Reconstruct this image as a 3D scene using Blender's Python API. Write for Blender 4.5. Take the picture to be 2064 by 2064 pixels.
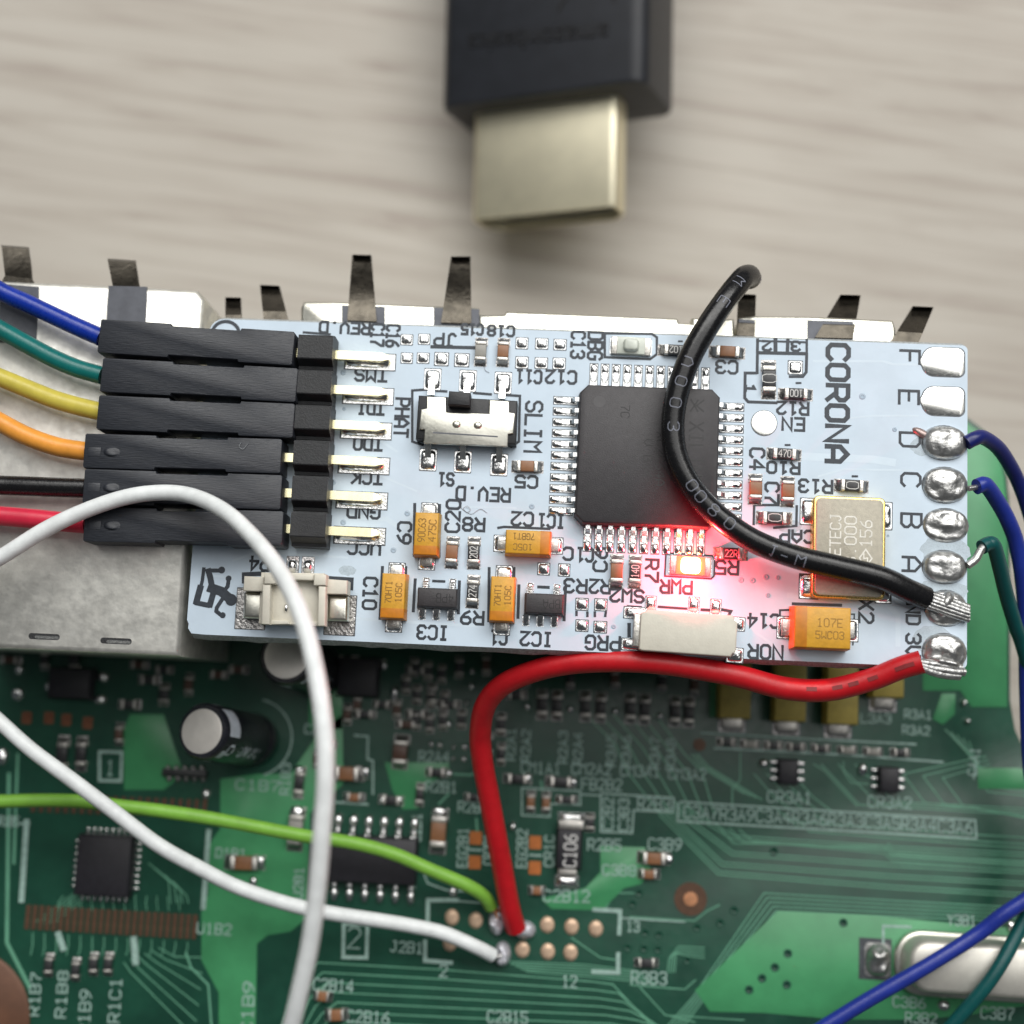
import bpy, bmesh, math, random
from mathutils import Vector, Matrix, noise
random.seed(7)
for o in list(bpy.data.objects): bpy.data.objects.remove(o)
SC = bpy.context.scene
COL = SC.collection
rad = math.radians

# ------------------------------------------------------------------ camera (1 unit = 1 mm, origin = centre of the white board's top)
FPX, CPX = 2800.0, 1032.0
def _rx(a): return Matrix.Rotation(a, 3, 'X')
RCAM = Matrix.Rotation(-0.0408, 3, 'Z') @ Matrix.Rotation(-0.0393, 3, 'Y') @ Matrix.Rotation(-0.1327, 3, 'X')
TCAM = Vector((4.7467, 1.6338, -98.8794))
CAM = -(RCAM.transposed() @ TCAM)
cd = bpy.data.cameras.new('camera'); cam = bpy.data.objects.new('camera', cd); COL.objects.link(cam)
m4 = RCAM.transposed().to_4x4(); m4.translation = CAM
cam.matrix_world = m4
cd.sensor_width = 3600.0; cd.lens = FPX / 2064.0 * 3600.0
cd.clip_start = 1.0; cd.clip_end = 5000.0
cd.dof.use_dof = True; cd.dof.focus_distance = 97.8; cd.dof.aperture_fstop = cd.lens * 1e-3 / 2.9
SC.camera = cam

# ------------------------------------------------------------------ world, lamps, exposure
w = bpy.data.worlds.new("World"); SC.world = w; w.use_nodes = True
bg = w.node_tree.nodes['Background']
bg.inputs[0].default_value = (0.86, 0.93, 1.0, 1); bg.inputs[1].default_value = 0.06
def area(name, loc, target, sx, sy, power, col):
    l = bpy.data.lights.new(name, 'AREA'); l.shape = 'RECTANGLE'; l.size = sx; l.size_y = sy
    l.energy = power; l.color = col
    o = bpy.data.objects.new(name, l); COL.objects.link(o); o.location = loc
    o.rotation_euler = (Vector(target) - Vector(loc)).to_track_quat('-Z', 'Y').to_euler()
    return o
area('window_lamp', (75, 305, 352), (0, 0, -5), 640, 215, 2.45e6, (1.0, 0.985, 0.955))
area('overhead_fill', (45, 130, 440), (0, 0, -5), 640, 230, 9.5e5, (1.0, 0.99, 0.97))  # added overhead fill panel, gives flat metal something bright to reflect
SC.view_settings.view_transform = 'Standard'; SC.view_settings.look = 'None'
SC.view_settings.exposure = 0.12; SC.view_settings.gamma = 1.0
SC.render.engine = 'CYCLES'
SC.cycles.use_denoising = True
SC.cycles.max_bounces = 8

# ------------------------------------------------------------------ pixels of the photograph -> points on a horizontal plane
def U(px, py, z=0.0):
    d = RCAM.transposed() @ Vector(((px - CPX) / FPX, (CPX - py) / FPX, -1.0))
    return CAM + d * ((z - CAM.z) / d.z)
def mmpx(px, py, z=0.0):
    return (U(px + 1, py, z) - U(px, py, z)).length
ZM = -15.0      # top of the green mainboard
ZT = -30.6      # table top

# ------------------------------------------------------------------ materials
MATS = {}
def lin(c): return tuple((x / 255 / 12.92) if x / 255 <= .04045 else ((x / 255 + .055) / 1.055) ** 2.4 for x in c)
def mat(name, col, rough=.5, metal=0., var=.12, vscale=1.5, bump=0., bscale=8., spec=.5, coat=0., trans=0., stretch=(1, 1, 1), col2=None, rvar=0.12):
    if name in MATS: return MATS[name]
    m = bpy.data.materials.new(name); m.use_nodes = True; nt = m.node_tree; N = nt.nodes; L = nt.links
    b = N['Principled BSDF']
    b.inputs['Metallic'].default_value = metal; b.inputs['Specular IOR Level'].default_value = spec
    b.inputs['Coat Weight'].default_value = coat; b.inputs['Coat Roughness'].default_value = .15
    b.inputs['Transmission Weight'].default_value = trans
    tc = N.new('ShaderNodeTexCoord'); mp = N.new('ShaderNodeMapping'); mp.inputs['Scale'].default_value = stretch
    L.new(tc.outputs['Object'], mp.inputs[0])
    n1 = N.new('ShaderNodeTexNoise'); n1.inputs['Scale'].default_value = vscale; n1.inputs['Detail'].default_value = 5; n1.inputs['Roughness'].default_value = .6
    L.new(mp.outputs[0], n1.inputs['Vector'])
    rp = N.new('ShaderNodeValToRGB')
    c2 = col2 or tuple(min(1, x * (1 + var)) for x in col); c1 = col if col2 else tuple(x * (1 - var) for x in col)
    rp.color_ramp.elements[0].position = .32; rp.color_ramp.elements[0].color = (*c1, 1)
    rp.color_ramp.elements[1].position = .68; rp.color_ramp.elements[1].color = (*c2, 1)
    L.new(n1.outputs['Fac'], rp.inputs[0]); L.new(rp.outputs[0], b.inputs['Base Color'])
    mr = N.new('ShaderNodeMapRange'); mr.inputs['To Min'].default_value = max(.02, rough - rvar); mr.inputs['To Max'].default_value = min(1, rough + rvar)
    n2 = N.new('ShaderNodeTexNoise'); n2.inputs['Scale'].default_value = bscale; n2.inputs['Detail'].default_value = 4
    L.new(mp.outputs[0], n2.inputs['Vector']); L.new(n2.outputs['Fac'], mr.inputs['Value']); L.new(mr.outputs[0], b.inputs['Roughness'])
    if bump:
        bp = N.new('ShaderNodeBump'); bp.inputs['Strength'].default_value = 1.0; bp.inputs['Distance'].default_value = bump
        L.new(n2.outputs['Fac'], bp.inputs['Height']); L.new(bp.outputs[0], b.inputs['Normal'])
    MATS[name] = m; return m

M_MASK = mat('white_solder_mask', (.56, .665, .765), .36, var=.05, vscale=.35, bump=.006, bscale=2.2, spec=.45)
M_FR4 = mat('fibreglass_edge', (.42, .45, .46), .75, var=.3, vscale=5, bump=.05, bscale=7)
M_INK = mat('black_ink', (.024, .032, .044), .45, var=.3, vscale=3, spec=.5)
M_SOLDER = mat('solder', (.80, .80, .79), .2, 1, var=.15, vscale=4, bump=.025, bscale=5)
M_SOLDERD = mat('dull_solder', (.38, .37, .36), .33, 1, var=.35, vscale=3, bump=.07, bscale=4.5)
M_BLOB = mat('soldered_blob', (.50, .50, .49), .36, .9, var=.28, vscale=2, bump=.05, bscale=3.5)
M_TIN = mat('tin_plate', (.88, .88, .84), .22, 1, var=.05, vscale=2)
M_PADSHADE = mat('pad_edge_shade', (.10, .11, .12), .4, .6, var=.3, vscale=4)  # dark outline round the pads, paints in the shading at the mask edge
M_GOLD = mat('gold_pin', (.97, .87, .55), .24, 1, var=.08, vscale=2)
M_NICKEL = mat('nickel_shell', (.74, .73, .65), .38, 1, var=.06, vscale=.6, bump=.008, bscale=6)
M_CANBOX = mat('scuffed_tin_box', (.74, .73, .68), .5, .8, var=.16, vscale=.7, bump=.02, bscale=1.8, rvar=.16)
M_STEEL = mat('dark_spring_steel', (.062, .055, .044), .3, .85, var=.35, vscale=.9, bump=.02, bscale=3)
M_STEELB = mat('bent_steel_tongue', (.10, .105, .12), .45, .55, var=.12, vscale=1.2)  # dark base colour stands in for the dim surroundings the angled tongues mirror
M_BLK = mat('black_plastic', (.021, .024, .031), .45, var=.3, vscale=3, bump=.022, bscale=3, stretch=(.5, 6, 1), rvar=.1)
M_BLKH = mat('black_header_plastic', (.016, .017, .019), .5, var=.25, vscale=2, bump=.02, bscale=9)
M_CHIP = mat('chip_epoxy', (.036, .033, .036), .5, var=.14, vscale=2.5, bump=.018, bscale=14)
M_CHIP2 = mat('dark_chip_epoxy', (.017, .016, .021), .5, var=.2, vscale=2, bump=.012, bscale=8)
M_CHIPMARK = mat('chip_mark', (.011, .010, .011), .36, var=.2)
M_CHIPDOT = mat('chip_dot', (.075, .072, .075), .5, var=.1)
M_TANT = mat('tantalum_yellow', (.64, .33, .028), .42, var=.1, vscale=2.5, bump=.012, bscale=8)
M_TANTST = mat('tantalum_orange_stripe', (.56, .20, .014), .42, var=.1, vscale=2.5)
M_TANTINK = mat('tantalum_print', (.24, .12, .016), .6)
M_TANTOLD = mat('tantalum_olive', (.42, .33, .075), .5, var=.15, vscale=1.2, bump=.02, bscale=4)
M_MLCC = mat('ceramic_brown', (.27, .125, .058), .42, var=.12, vscale=3)
M_MLCCG = mat('ceramic_grey', (.30, .29, .26), .42, var=.1, vscale=3)
M_MLCCD = mat('ceramic_dark_brown', (.10, .05, .034), .45, var=.15, vscale=3)
M_TERM = mat('tinned_terminal', (.58, .56, .52), .36, .85, var=.2, vscale=4, bump=.02, bscale=8)
M_RES = mat('resistor_black', (.03, .031, .033), .38, var=.2, vscale=3)
M_RESINK = mat('resistor_print', (.62, .62, .60), .5)
M_CREAM = mat('cream_nylon', (.66, .63, .54), .45, var=.05, vscale=1.5, bump=.012, bscale=7, spec=.4)
M_LEDBODY = mat('led_lens', (.70, .74, .66), .2, var=.1, trans=.2)
M_GILT = mat('gilt_rim', (.80, .58, .20), .28, 1, var=.1)
M_LID = mat('crystal_lid', (.40, .37, .30), .5, .25, var=.1, vscale=4, bump=.03, bscale=16)
M_LASER = mat('laser_mark', (.78, .76, .69), .6, .0)
M_PCB = mat('green_solder_mask', (.009, .050, .032), .34, var=.4, vscale=.25, bump=.012, bscale=1.6, spec=.5, col2=(.015, .082, .050))
M_POUR = mat('green_mask_over_copper', (.060, .285, .120), .34, var=.12, vscale=.3, spec=.5)
M_TRACE = mat('green_trace', (.13, .34, .225), .3, var=.12, vscale=.4, spec=.6)
M_SILK2 = mat('pale_silkscreen', (.30, .44, .39), .6, var=.22, vscale=3)
M_COPPER = mat('bare_copper', (.62, .30, .16), .42, .75, var=.2, vscale=2)
M_COPPERD = mat('dark_copper', (.105, .055, .032), .5, .3, var=.2, vscale=2)
M_HOLE = mat('tinned_copper_hole', (.66, .47, .33), .45, .5, var=.2, vscale=3, bump=.04, bscale=4)
M_ORANGE = mat('orange_pad', (.45, .14, .03), .5, .2, var=.15, vscale=4)
M_VIA = mat('tented_via', (.36, .45, .54), .4, var=.1)
M_ALU = mat('brushed_aluminium', (.70, .67, .62), .42, .7, var=.06, vscale=1)
M_SLEEVE = mat('capacitor_sleeve', (.012, .013, .018), .3, var=.2)
M_SLEEVEINK = mat('sleeve_print', (.50, .54, .60), .5)
M_PLUGBLK = mat('plug_rubber', (.014, .016, .021), .42, var=.15, vscale=.6, bump=.01, bscale=5)
M_EMBOSS = mat('plug_emboss', (.011, .011, .012), .32, var=.1)
M_PLUGGOLD = mat('plug_gilt_shell', (.93, .87, .66), .46, 1, var=.05, vscale=.4)
def pvc(name, c, r=.36): return mat(name, c, r, var=.10, vscale=.8, bump=.008, bscale=4, spec=.45, rvar=.16)
M_WBLUE = pvc('blue_pvc', (.005, .030, .30), .3)
M_WTEAL = pvc('teal_pvc', (.005, .135, .125), .32)
M_WYEL = pvc('yellow_pvc', (.56, .47, .075))
M_WORA = pvc('orange_pvc', (.78, .32, .05))
M_WBLK = pvc('black_pvc', (.008, .008, .009), .26)
M_WRED = pvc('crimson_pvc', (.58, .022, .055))
M_WRED2 = pvc('red_pvc', (.50, .008, .014), .42)
M_WWHITE = pvc('white_pvc', (.77, .80, .80), .42)
M_WLIME = pvc('lime_pvc', (.20, .44, .055), .42)
M_WNAVY = pvc('navy_pvc', (.010, .016, .13), .36)
M_WROYAL = pvc('royal_pvc', (.016, .034, .27), .34)
M_WTEAL2 = pvc('dark_teal_pvc', (.004, .075, .075), .36)
M_WINK = mat('wire_print', (.17, .18, .22), .5)
M_WINKD = mat('wire_print_dark', (.20, .012, .014), .5)

# table: pale laminate with blurred grey-brown grain
def table_mat():
    m = bpy.data.materials.new('pale_wood_laminate'); m.use_nodes = True; nt = m.node_tree; N = nt.nodes; L = nt.links
    b = N['Principled BSDF']; b.inputs['Roughness'].default_value = .55; b.inputs['Specular IOR Level'].default_value = .3
    tc = N.new('ShaderNodeTexCoord'); mp = N.new('ShaderNodeMapping')
    mp.inputs['Scale'].default_value = (.024, .5, 1)
    mr_ = N.new('ShaderNodeMapping'); mr_.inputs['Rotation'].default_value = (0, 0, rad(6.5))
    L.new(tc.outputs['Object'], mr_.inputs[0]); L.new(mr_.outputs[0], mp.inputs[0])
    n = N.new('ShaderNodeTexNoise'); n.inputs['Scale'].default_value = 1.25; n.inputs['Detail'].default_value = 9; n.inputs['Roughness'].default_value = .7; n.inputs['Distortion'].default_value = .6
    L.new(mp.outputs[0], n.inputs['Vector'])
    r = N.new('ShaderNodeValToRGB')
    r.color_ramp.elements[0].position = .36; r.color_ramp.elements[0].color = (.355, .312, .272, 1)
    r.color_ramp.elements[1].position = .56; r.color_ramp.elements[1].color = (.475, .442, .390, 1)
    e = r.color_ramp.elements.new(.45); e.color = (.425, .386, .337, 1)
    L.new(n.outputs['Fac'], r.inputs[0])
    n2 = N.new('ShaderNodeTexNoise'); n2.inputs['Scale'].default_value = .035; n2.inputs['Detail'].default_value = 2
    L.new(tc.outputs['Object'], n2.inputs['Vector'])
    mx = N.new('ShaderNodeMix'); mx.data_type = 'RGBA'; mx.blend_type = 'MULTIPLY'; mx.inputs[0].default_value = .35
    r2 = N.new('ShaderNodeValToRGB'); r2.color_ramp.elements[0].position = .35; r2.color_ramp.elements[0].color = (.80, .78, .76, 1); r2.color_ramp.elements[1].position = .6; r2.color_ramp.elements[1].color = (1, 1, 1, 1)
    L.new(n2.outputs['Fac'], r2.inputs[0]); L.new(r.outputs[0], mx.inputs[6]); L.new(r2.outputs[0], mx.inputs[7])
    L.new(mx.outputs[2], b.inputs['Base Color'])
    return m
M_TABLE = table_mat()
def emit_mat(name, col, s):
    m = bpy.data.materials.new(name); m.use_nodes = True; b = m.node_tree.nodes['Principled BSDF']
    b.inputs['Base Color'].default_value = (*col, 1); b.inputs['Emission Color'].default_value = (*col, 1); b.inputs['Emission Strength'].default_value = s
    return m

# ------------------------------------------------------------------ mesh building
def rrect(w, h, r=.1, n=3):
    if n == 1: return [(w/2, -h/2), (w/2, h/2), (-w/2, h/2), (-w/2, -h/2)]
    pts = []
    for cx, cy, a0 in ((w/2-r, h/2-r, 0), (-w/2+r, h/2-r, 90), (-w/2+r, -h/2+r, 180), (w/2-r, -h/2+r, 270)):
        for i in range(n + 1):
            a = rad(a0 + 90 * i / n); pts.append((cx + r * math.cos(a), cy + r * math.sin(a)))
    return pts
def circle(r, n=20, ry=None, cx=0, cy=0):
    return [(cx + r * math.cos(2*math.pi*i/n), cy + (ry or r) * math.sin(2*math.pi*i/n)) for i in range(n)]
def inset(poly, d):
    n = len(poly); out = []
    area2 = sum(poly[i][0]*poly[(i+1) % n][1] - poly[(i+1) % n][0]*poly[i][1] for i in range(n))
    s = 1 if area2 > 0 else -1
    for i in range(n):
        p0, p1, p2 = Vector(poly[i-1]), Vector(poly[i]), Vector(poly[(i+1) % n])
        a = (p1 - p0); b = (p2 - p1)
        if a.length < 1e-9 or b.length < 1e-9: out.append(tuple(p1)); continue
        a.normalize(); b.normalize()
        na = Vector((-a.y, a.x)) * s; nb = Vector((-b.y, b.x)) * s
        k = na + nb
        den = max(.35, 1 + na.dot(nb))
        out.append(tuple(p1 + k * (d / den)))
    return out
class MB:
    def __init__(s): s.v = []; s.f = []
    def off(s): return len(s.v)
    def prism(s, poly, z0, z1, bev=0., cx=0, cy=0, taper=0.):
        n = len(poly)
        rings = [(poly, z0)]
        if taper: mid = inset(poly, taper)
        else: mid = poly
        if bev > 0: rings += [(mid, z1 - bev), (inset(mid, bev * .35), z1 - bev * .35), (inset(mid, bev), z1)]
        else: rings += [(mid, z1)]
        o = s.off()
        for p, z in rings: s.v += [(x + cx, y + cy, z) for x, y in p]
        for k in range(len(rings) - 1):
            for i in range(n):
                j = (i + 1) % n
                s.f.append((o + k*n + i, o + k*n + j, o + (k+1)*n + j, o + (k+1)*n + i))
        s.f.append(tuple(o + i for i in reversed(range(n))))
        s.f.append(tuple(o + (len(rings)-1)*n + i for i in range(n)))
        return s
    def box(s, x0, x1, y0, y1, z0, z1, bev=0.):
        return s.prism([(x0, y0), (x1, y0), (x1, y1), (x0, y1)], z0, z1, bev)
    def hexa(s, b, t):     # 4 bottom + 4 top corners
        o = s.off(); s.v += [tuple(p) for p in b] + [tuple(p) for p in t]
        s.f += [(o+3, o+2, o+1, o), (o+4, o+5, o+6, o+7)] + [(o+i, o+(i+1) % 4, o+4+(i+1) % 4, o+4+i) for i in range(4)]
        return s
    def dome(s, rx, ry, h, cx=0, cy=0, z=0., p=2., n=20, rings=6, rough=0., seed=0., prof=2.):
        o = s.off()
        for k in range(rings):
            t = k / rings
            for i in range(n):
                a = 2 * math.pi * i / n
                c, sn = math.cos(a), math.sin(a)
                e = (abs(c) ** p + abs(sn) ** p) ** (-1 / p)
                r = (1 - t) * e
                x, y = rx * r * c, ry * r * sn
                zz = h * (1 - (1 - t) ** prof) ** (1 / prof)
                if rough: zz += rough * min(1, 3*t) * noise.noise(Vector((x * 1.3 + seed * 7, y * 1.3, seed)))
                s.v.append((x + cx, y + cy, z + zz))
        s.v.append((cx, cy, z + h + (rough * noise.noise(Vector((seed * 7, 0, seed))) if rough else 0)))
        for k in range(rings - 1):
            for i in range(n):
                j = (i + 1) % n
                s.f.append((o+k*n+i, o+k*n+j, o+(k+1)*n+j, o+(k+1)*n+i))
        for i in range(n): s.f.append((o+(rings-1)*n+i, o+(rings-1)*n+(i+1) % n, o+rings*n))
        return s
    def lathe(s, prof, n=28, cx=0, cy=0, ax=None):
        o = s.off()
        for r, z in prof:
            for i in range(n):
                a = 2*math.pi*i/n; s.v.append((cx + r*math.cos(a), cy + r*math.sin(a), z))
        for k in range(len(prof)-1):
            for i in range(n):
                j = (i+1) % n; s.f.append((o+k*n+i, o+k*n+j, o+(k+1)*n+j, o+(k+1)*n+i))
        if prof[-1][0] > 1e-6: s.f.append(tuple(o+(len(prof)-1)*n+i for i in range(n)))
        if prof[0][0] > 1e-6: s.f.append(tuple(o+i for i in reversed(range(n))))
        return s
    def ribbon(s, pts, w, z=0., closed=False):
        pts = [Vector(p[:2]) for p in pts]
        q = [pts[0]]
        for p in pts[1:]:
            if (p - q[-1]).length > 1e-6: q.append(p)
        pts = q; n = len(pts)
        if n < 2: return s
        o = s.off()
        for i, p in enumerate(pts):
            if closed: a = (p - pts[i-1]).normalized(); b = (pts[(i+1) % n] - p).normalized()
            else:
                a = (p - pts[i-1]).normalized() if i else (pts[1] - p).normalized()
                b = (pts[i+1] - p).normalized() if i < n-1 else a
            t = a + b
            if t.length < 1e-4: t = Vector((-a.y, a.x))
            t.normalize(); nn = Vector((-t.y, t.x)); k = 1 / max(.5, nn.dot(Vector((-a.y, a.x))))
            e = Vector((0, 0))
            if not closed and i == 0: e = -a * w * .35
            if not closed and i == n-1: e = a * w * .35
            l = p + e + nn * (w/2*k); r = p + e - nn * (w/2*k)
            s.v += [(l.x, l.y, z + .0004*i), (r.x, r.y, z + .0004*i)]
        for i in range(n if closed else n-1):
            j = (i+1) % n
            s.f.append((o+2*i, o+2*i+1, o+2*j+1, o+2*j))
        return s
    def tube(s, pts, r, n=14, caps=True, wob=0.):
        P = [Vector(p) for p in pts]; m = len(P); o = s.off()
        t0 = (P[1]-P[0]).normalized(); up = Vector((0, 0, 1)) if abs(t0.z) < .9 else Vector((0, 1, 0))
        nrm = (up - t0 * up.dot(t0)).normalized()
        for i, p in enumerate(P):
            t = (P[min(i+1, m-1)] - P[max(i-1, 0)]).normalized()
            nrm = (nrm - t * nrm.dot(t)).normalized(); bi = t.cross(nrm)
            rr = (r(i/(m-1)) if callable(r) else r)*(1 + wob*noise.noise(p*.22))
            for k in range(n):
                a = 2*math.pi*k/n; q = p + nrm * (rr*math.cos(a)) + bi * (rr*math.sin(a)); s.v.append(tuple(q))
        for i in range(m-1):
            for k in range(n):
                j = (k+1) % n; s.f.append((o+i*n+k, o+i*n+j, o+(i+1)*n+j, o+(i+1)*n+k))
        if caps:
            s.f.append(tuple(o+k for k in reversed(range(n)))); s.f.append(tuple(o+(m-1)*n+k for k in range(n)))
        return s
    def poly(s, pts, z=0.):
        o = s.off(); s.v += [(p[0], p[1], z if len(p) < 3 else p[2]) for p in pts]; s.f.append(tuple(range(o, o+len(pts)))); return s
    def mesh(s, name, material, smooth=35):
        me = bpy.data.meshes.new(name); me.from_pydata(s.v, [], s.f)
        bm = bmesh.new(); bm.from_mesh(me); bmesh.ops.recalc_face_normals(bm, faces=bm.faces); bm.to_mesh(me); bm.free()
        me.materials.append(material)
        if smooth:
            me.polygons.foreach_set('use_smooth', [len(p.vertices) < 5 and abs(p.normal.z) < .9999 for p in me.polygons]); me.set_sharp_from_angle(angle=rad(smooth))
        me.update(); return me
CACHE = {}
def cached(key, fn):
    if key not in CACHE: CACHE[key] = fn()
    return CACHE[key]
def put(name, me, parent=None, loc=(0, 0, 0), rz=0., label=None):
    o = bpy.data.objects.new(name, me); COL.objects.link(o)
    if parent is not None: o.parent = parent
    o.location = loc; o.rotation_euler = (0, 0, rad(rz))
    if label: o['label'] = label
    return o
def thing(name, label, cat, loc=(0, 0, 0), group=None):
    o = bpy.data.objects.new(name, None); COL.objects.link(o); o.location = loc; o.empty_display_size = .5
    o['label'] = label; o['category'] = cat
    if group: o['group'] = group
    return o
def rel(parent, p): return Vector(p) - parent.location

# ------------------------------------------------------------------ stroke lettering
G = {'A': [[(0,0),(0,4),(2,6),(4,4),(4,0)],[(0,2),(4,2)]], 'B': [[(0,0),(0,6),(3,6),(4,5),(4,4),(3,3),(0,3)],[(3,3),(4,2),(4,1),(3,0),(0,0)]],
 'C': [[(4,5),(3,6),(1,6),(0,5),(0,1),(1,0),(3,0),(4,1)]], 'D': [[(0,0),(0,6),(3,6),(4,5),(4,1),(3,0),(0,0)]], 'E': [[(4,6),(0,6),(0,0),(4,0)],[(0,3),(3,3)]],
 'F': [[(4,6),(0,6),(0,0)],[(0,3),(3,3)]], 'G': [[(4,5),(3,6),(1,6),(0,5),(0,1),(1,0),(3,0),(4,1),(4,3),(2.2,3)]], 'H': [[(0,0),(0,6)],[(4,0),(4,6)],[(0,3),(4,3)]],
 'I': [[(.9,6),(3.1,6)],[(2,6),(2,0)],[(.9,0),(3.1,0)]], 'J': [[(1.5,6),(3.5,6)],[(3,6),(3,1),(2,0),(1,0),(0,1)]], 'K': [[(0,0),(0,6)],[(4,6),(0,2)],[(1.3,3.3),(4,0)]],
 'L': [[(0,6),(0,0),(4,0)]], 'M': [[(0,0),(0,6),(2,4),(4,6),(4,0)]], 'N': [[(0,0),(0,6),(4,0),(4,6)]], 'O': [[(1,0),(0,1),(0,5),(1,6),(3,6),(4,5),(4,1),(3,0),(1,0)]],
 'P': [[(0,0),(0,6),(3,6),(4,5),(4,3.4),(3,2.4),(0,2.4)]], 'R': [[(0,0),(0,6),(3,6),(4,5),(4,3.6),(3,2.6),(0,2.6)],[(2,2.6),(4,0)]],
 'S': [[(4,5),(3,6),(1,6),(0,5),(0,4),(1,3),(3,3),(4,2),(4,1),(3,0),(1,0),(0,1)]], 'T': [[(0,6),(4,6)],[(2,6),(2,0)]], 'U': [[(0,6),(0,1),(1,0),(3,0),(4,1),(4,6)]],
 'V': [[(0,6),(0,2),(2,0),(4,2),(4,6)]], 'W': [[(0,6),(0,0),(2,2),(4,0),(4,6)]], 'X': [[(0,0),(4,6)],[(0,6),(4,0)]], 'Y': [[(0,6),(2,3.4),(4,6)],[(2,3.4),(2,0)]], 'Z': [[(0,6),(4,6),(0,0),(4,0)]],
 '0': [[(1,0),(0,1),(0,5),(1,6),(3,6),(4,5),(4,1),(3,0),(1,0)]], '1': [[(.8,5),(2,6),(2,0)],[(.8,0),(3.2,0)]], '2': [[(0,5),(1,6),(3,6),(4,5),(4,4),(0,0),(4,0)]],
 '3': [[(0,5),(1,6),(3,6),(4,5),(4,4),(3,3.1),(4,2),(4,1),(3,0),(1,0),(0,1)],[(1.8,3.1),(3,3.1)]], '4': [[(3,0),(3,6),(0,2.6),(0,2),(4,2)]], '5': [[(4,6),(0,6),(0,3.4),(3,3.4),(4,2.4),(4,1),(3,0),(1,0),(0,1)]],
 '6': [[(3.4,6),(1.4,4.8),(0,2.6),(0,1),(1,0),(3,0),(4,1),(4,2.2),(3,3.2),(.4,3.2)]], '7': [[(0,6),(4,6),(4,5),(1.5,2),(1.5,0)]],
 '8': [[(1,3),(0,4),(0,5),(1,6),(3,6),(4,5),(4,4),(3,3),(1,3)],[(1,3),(0,2),(0,1),(1,0),(3,0),(4,1),(4,2),(3,3)]], '9': [[(.6,0),(2.6,1.2),(4,3.4),(4,5),(3,6),(1,6),(0,5),(0,3.8),(1,2.8),(3.6,2.8)]],
 '.': [[(1.7,.25),(2.3,.25)]], '-': [[(.5,3),(3.5,3)]], '+': [[(.5,3),(3.5,3)],[(2,1.5),(2,4.5)]], '*': [[(1.4,3),(2.6,3)]], ' ': [], "'": [[(2,6),(2,5)]]}
ZK = [0]
def stext(mb, text, cx, cy, h, length, rot, sw, z):
    """text centred at (cx,cy) mm, letter height h, total length along the reading direction, rotation in degrees"""
    n = len(text)
    pitch = length / (n - 0.28) if n > 1 else length
    gw = pitch * .72 if n > 1 else length
    c, s = math.cos(rad(rot)), math.sin(rad(rot))
    x = -length / 2
    for ch in text:
        for st in G.get(ch, []):
            pts = []
            for gx, gy in st:
                lx, ly = x + gx/4*gw, (gy/6 - .5)*h
                pts.append((cx + lx*c - ly*s, cy + lx*s + ly*c))
            ZK[0] = (ZK[0] + 1) % 7
            cl = st[0] == st[-1]
            mb.ribbon(pts[:-1] if cl else pts, sw, z + .0025*ZK[0], closed=cl)
        x += pitch
def ptext(mb, text, px, py, hpx, lpx, rot, swpx, zp, zo=.012):
    k = mmpx(px, py, zp); p = U(px, py, zp)
    stext(mb, text, p.x, p.y, hpx*k, lpx*k, rot, swpx*k, p.z + zo)
def pline(mb, pts, wpx, zp, zo=.012, closed=False):
    k = mmpx(pts[0][0], pts[0][1], zp)
    ZK[0] = (ZK[0] + 1) % 7
    mb.ribbon([U(x, y, zp)[:2] for x, y in pts], wpx*k, zp + zo + .0025*ZK[0], closed)

def catmull(pts, sub=8):
    P = [Vector(p) for p in pts]; P = [P[0]*2 - P[1]] + P + [P[-1]*2 - P[-2]]; out = []
    for i in range(1, len(P)-2):
        p0, p1, p2, p3 = P[i-1:i+3]
        for k in range(sub):
            t = k/sub
            out.append(.5*((2*p1) + (p2-p0)*t + (2*p0-5*p1+4*p2-p3)*t*t + (3*p1-p0-3*p2+p3)*t**3))
    out.append(P[-2]); return out
def wpath(pts, sub=8): return catmull([U(*p) for p in pts], sub)

# ================================================================== THE TABLE
tb = MB(); tb.box(-400, 400, -400, 400, -20, 0)
table = put('table_top', tb.mesh('table_top', M_TABLE, 0), None, (0, 0, ZT)); table['kind'] = 'structure'

# ================================================================== COMPONENT KIT (local: long axis x, sits on z = 0)
def solder_mesh(w, h, t, kind='s'):
    def f():
        mb = MB(); mb.prism(rrect(w, h, .08, 2), 0, .03); mb.dome(w*.47, h*.47, t, z=.02, p=5, n=24, rings=6, prof=2.4, rough=.05, seed=w*3+h)
        return mb.mesh('solder_joint', M_SOLDER if kind == 's' else M_SOLDERD, 60)
    return cached(('sold', round(w, 2), round(h, 2), t, kind), f)
def edge_shade_mesh(w, h, r=.05):
    return cached(('rim', round(w, 2), round(h, 2)), lambda: MB().prism(rrect(w, h, r, 2), 0, .012).mesh('pad_edge_shade', M_PADSHADE, 0))
def bare_pad(parent, px, py, wpx, hpx, zp=0., t=.16, kind='s', name='solder_pad', label=None):
    k = mmpx(px, py, zp); p = U(px, py, zp); w, h = wpx*k, hpx*k
    r = put(name, edge_shade_mesh(w, h), parent, rel(parent, (p.x, p.y, zp + .002)), 0, label)
    put('solder_mound', solder_mesh(w*.86, h*.86, t, kind), r, (0, 0, .013))
    return r
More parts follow.
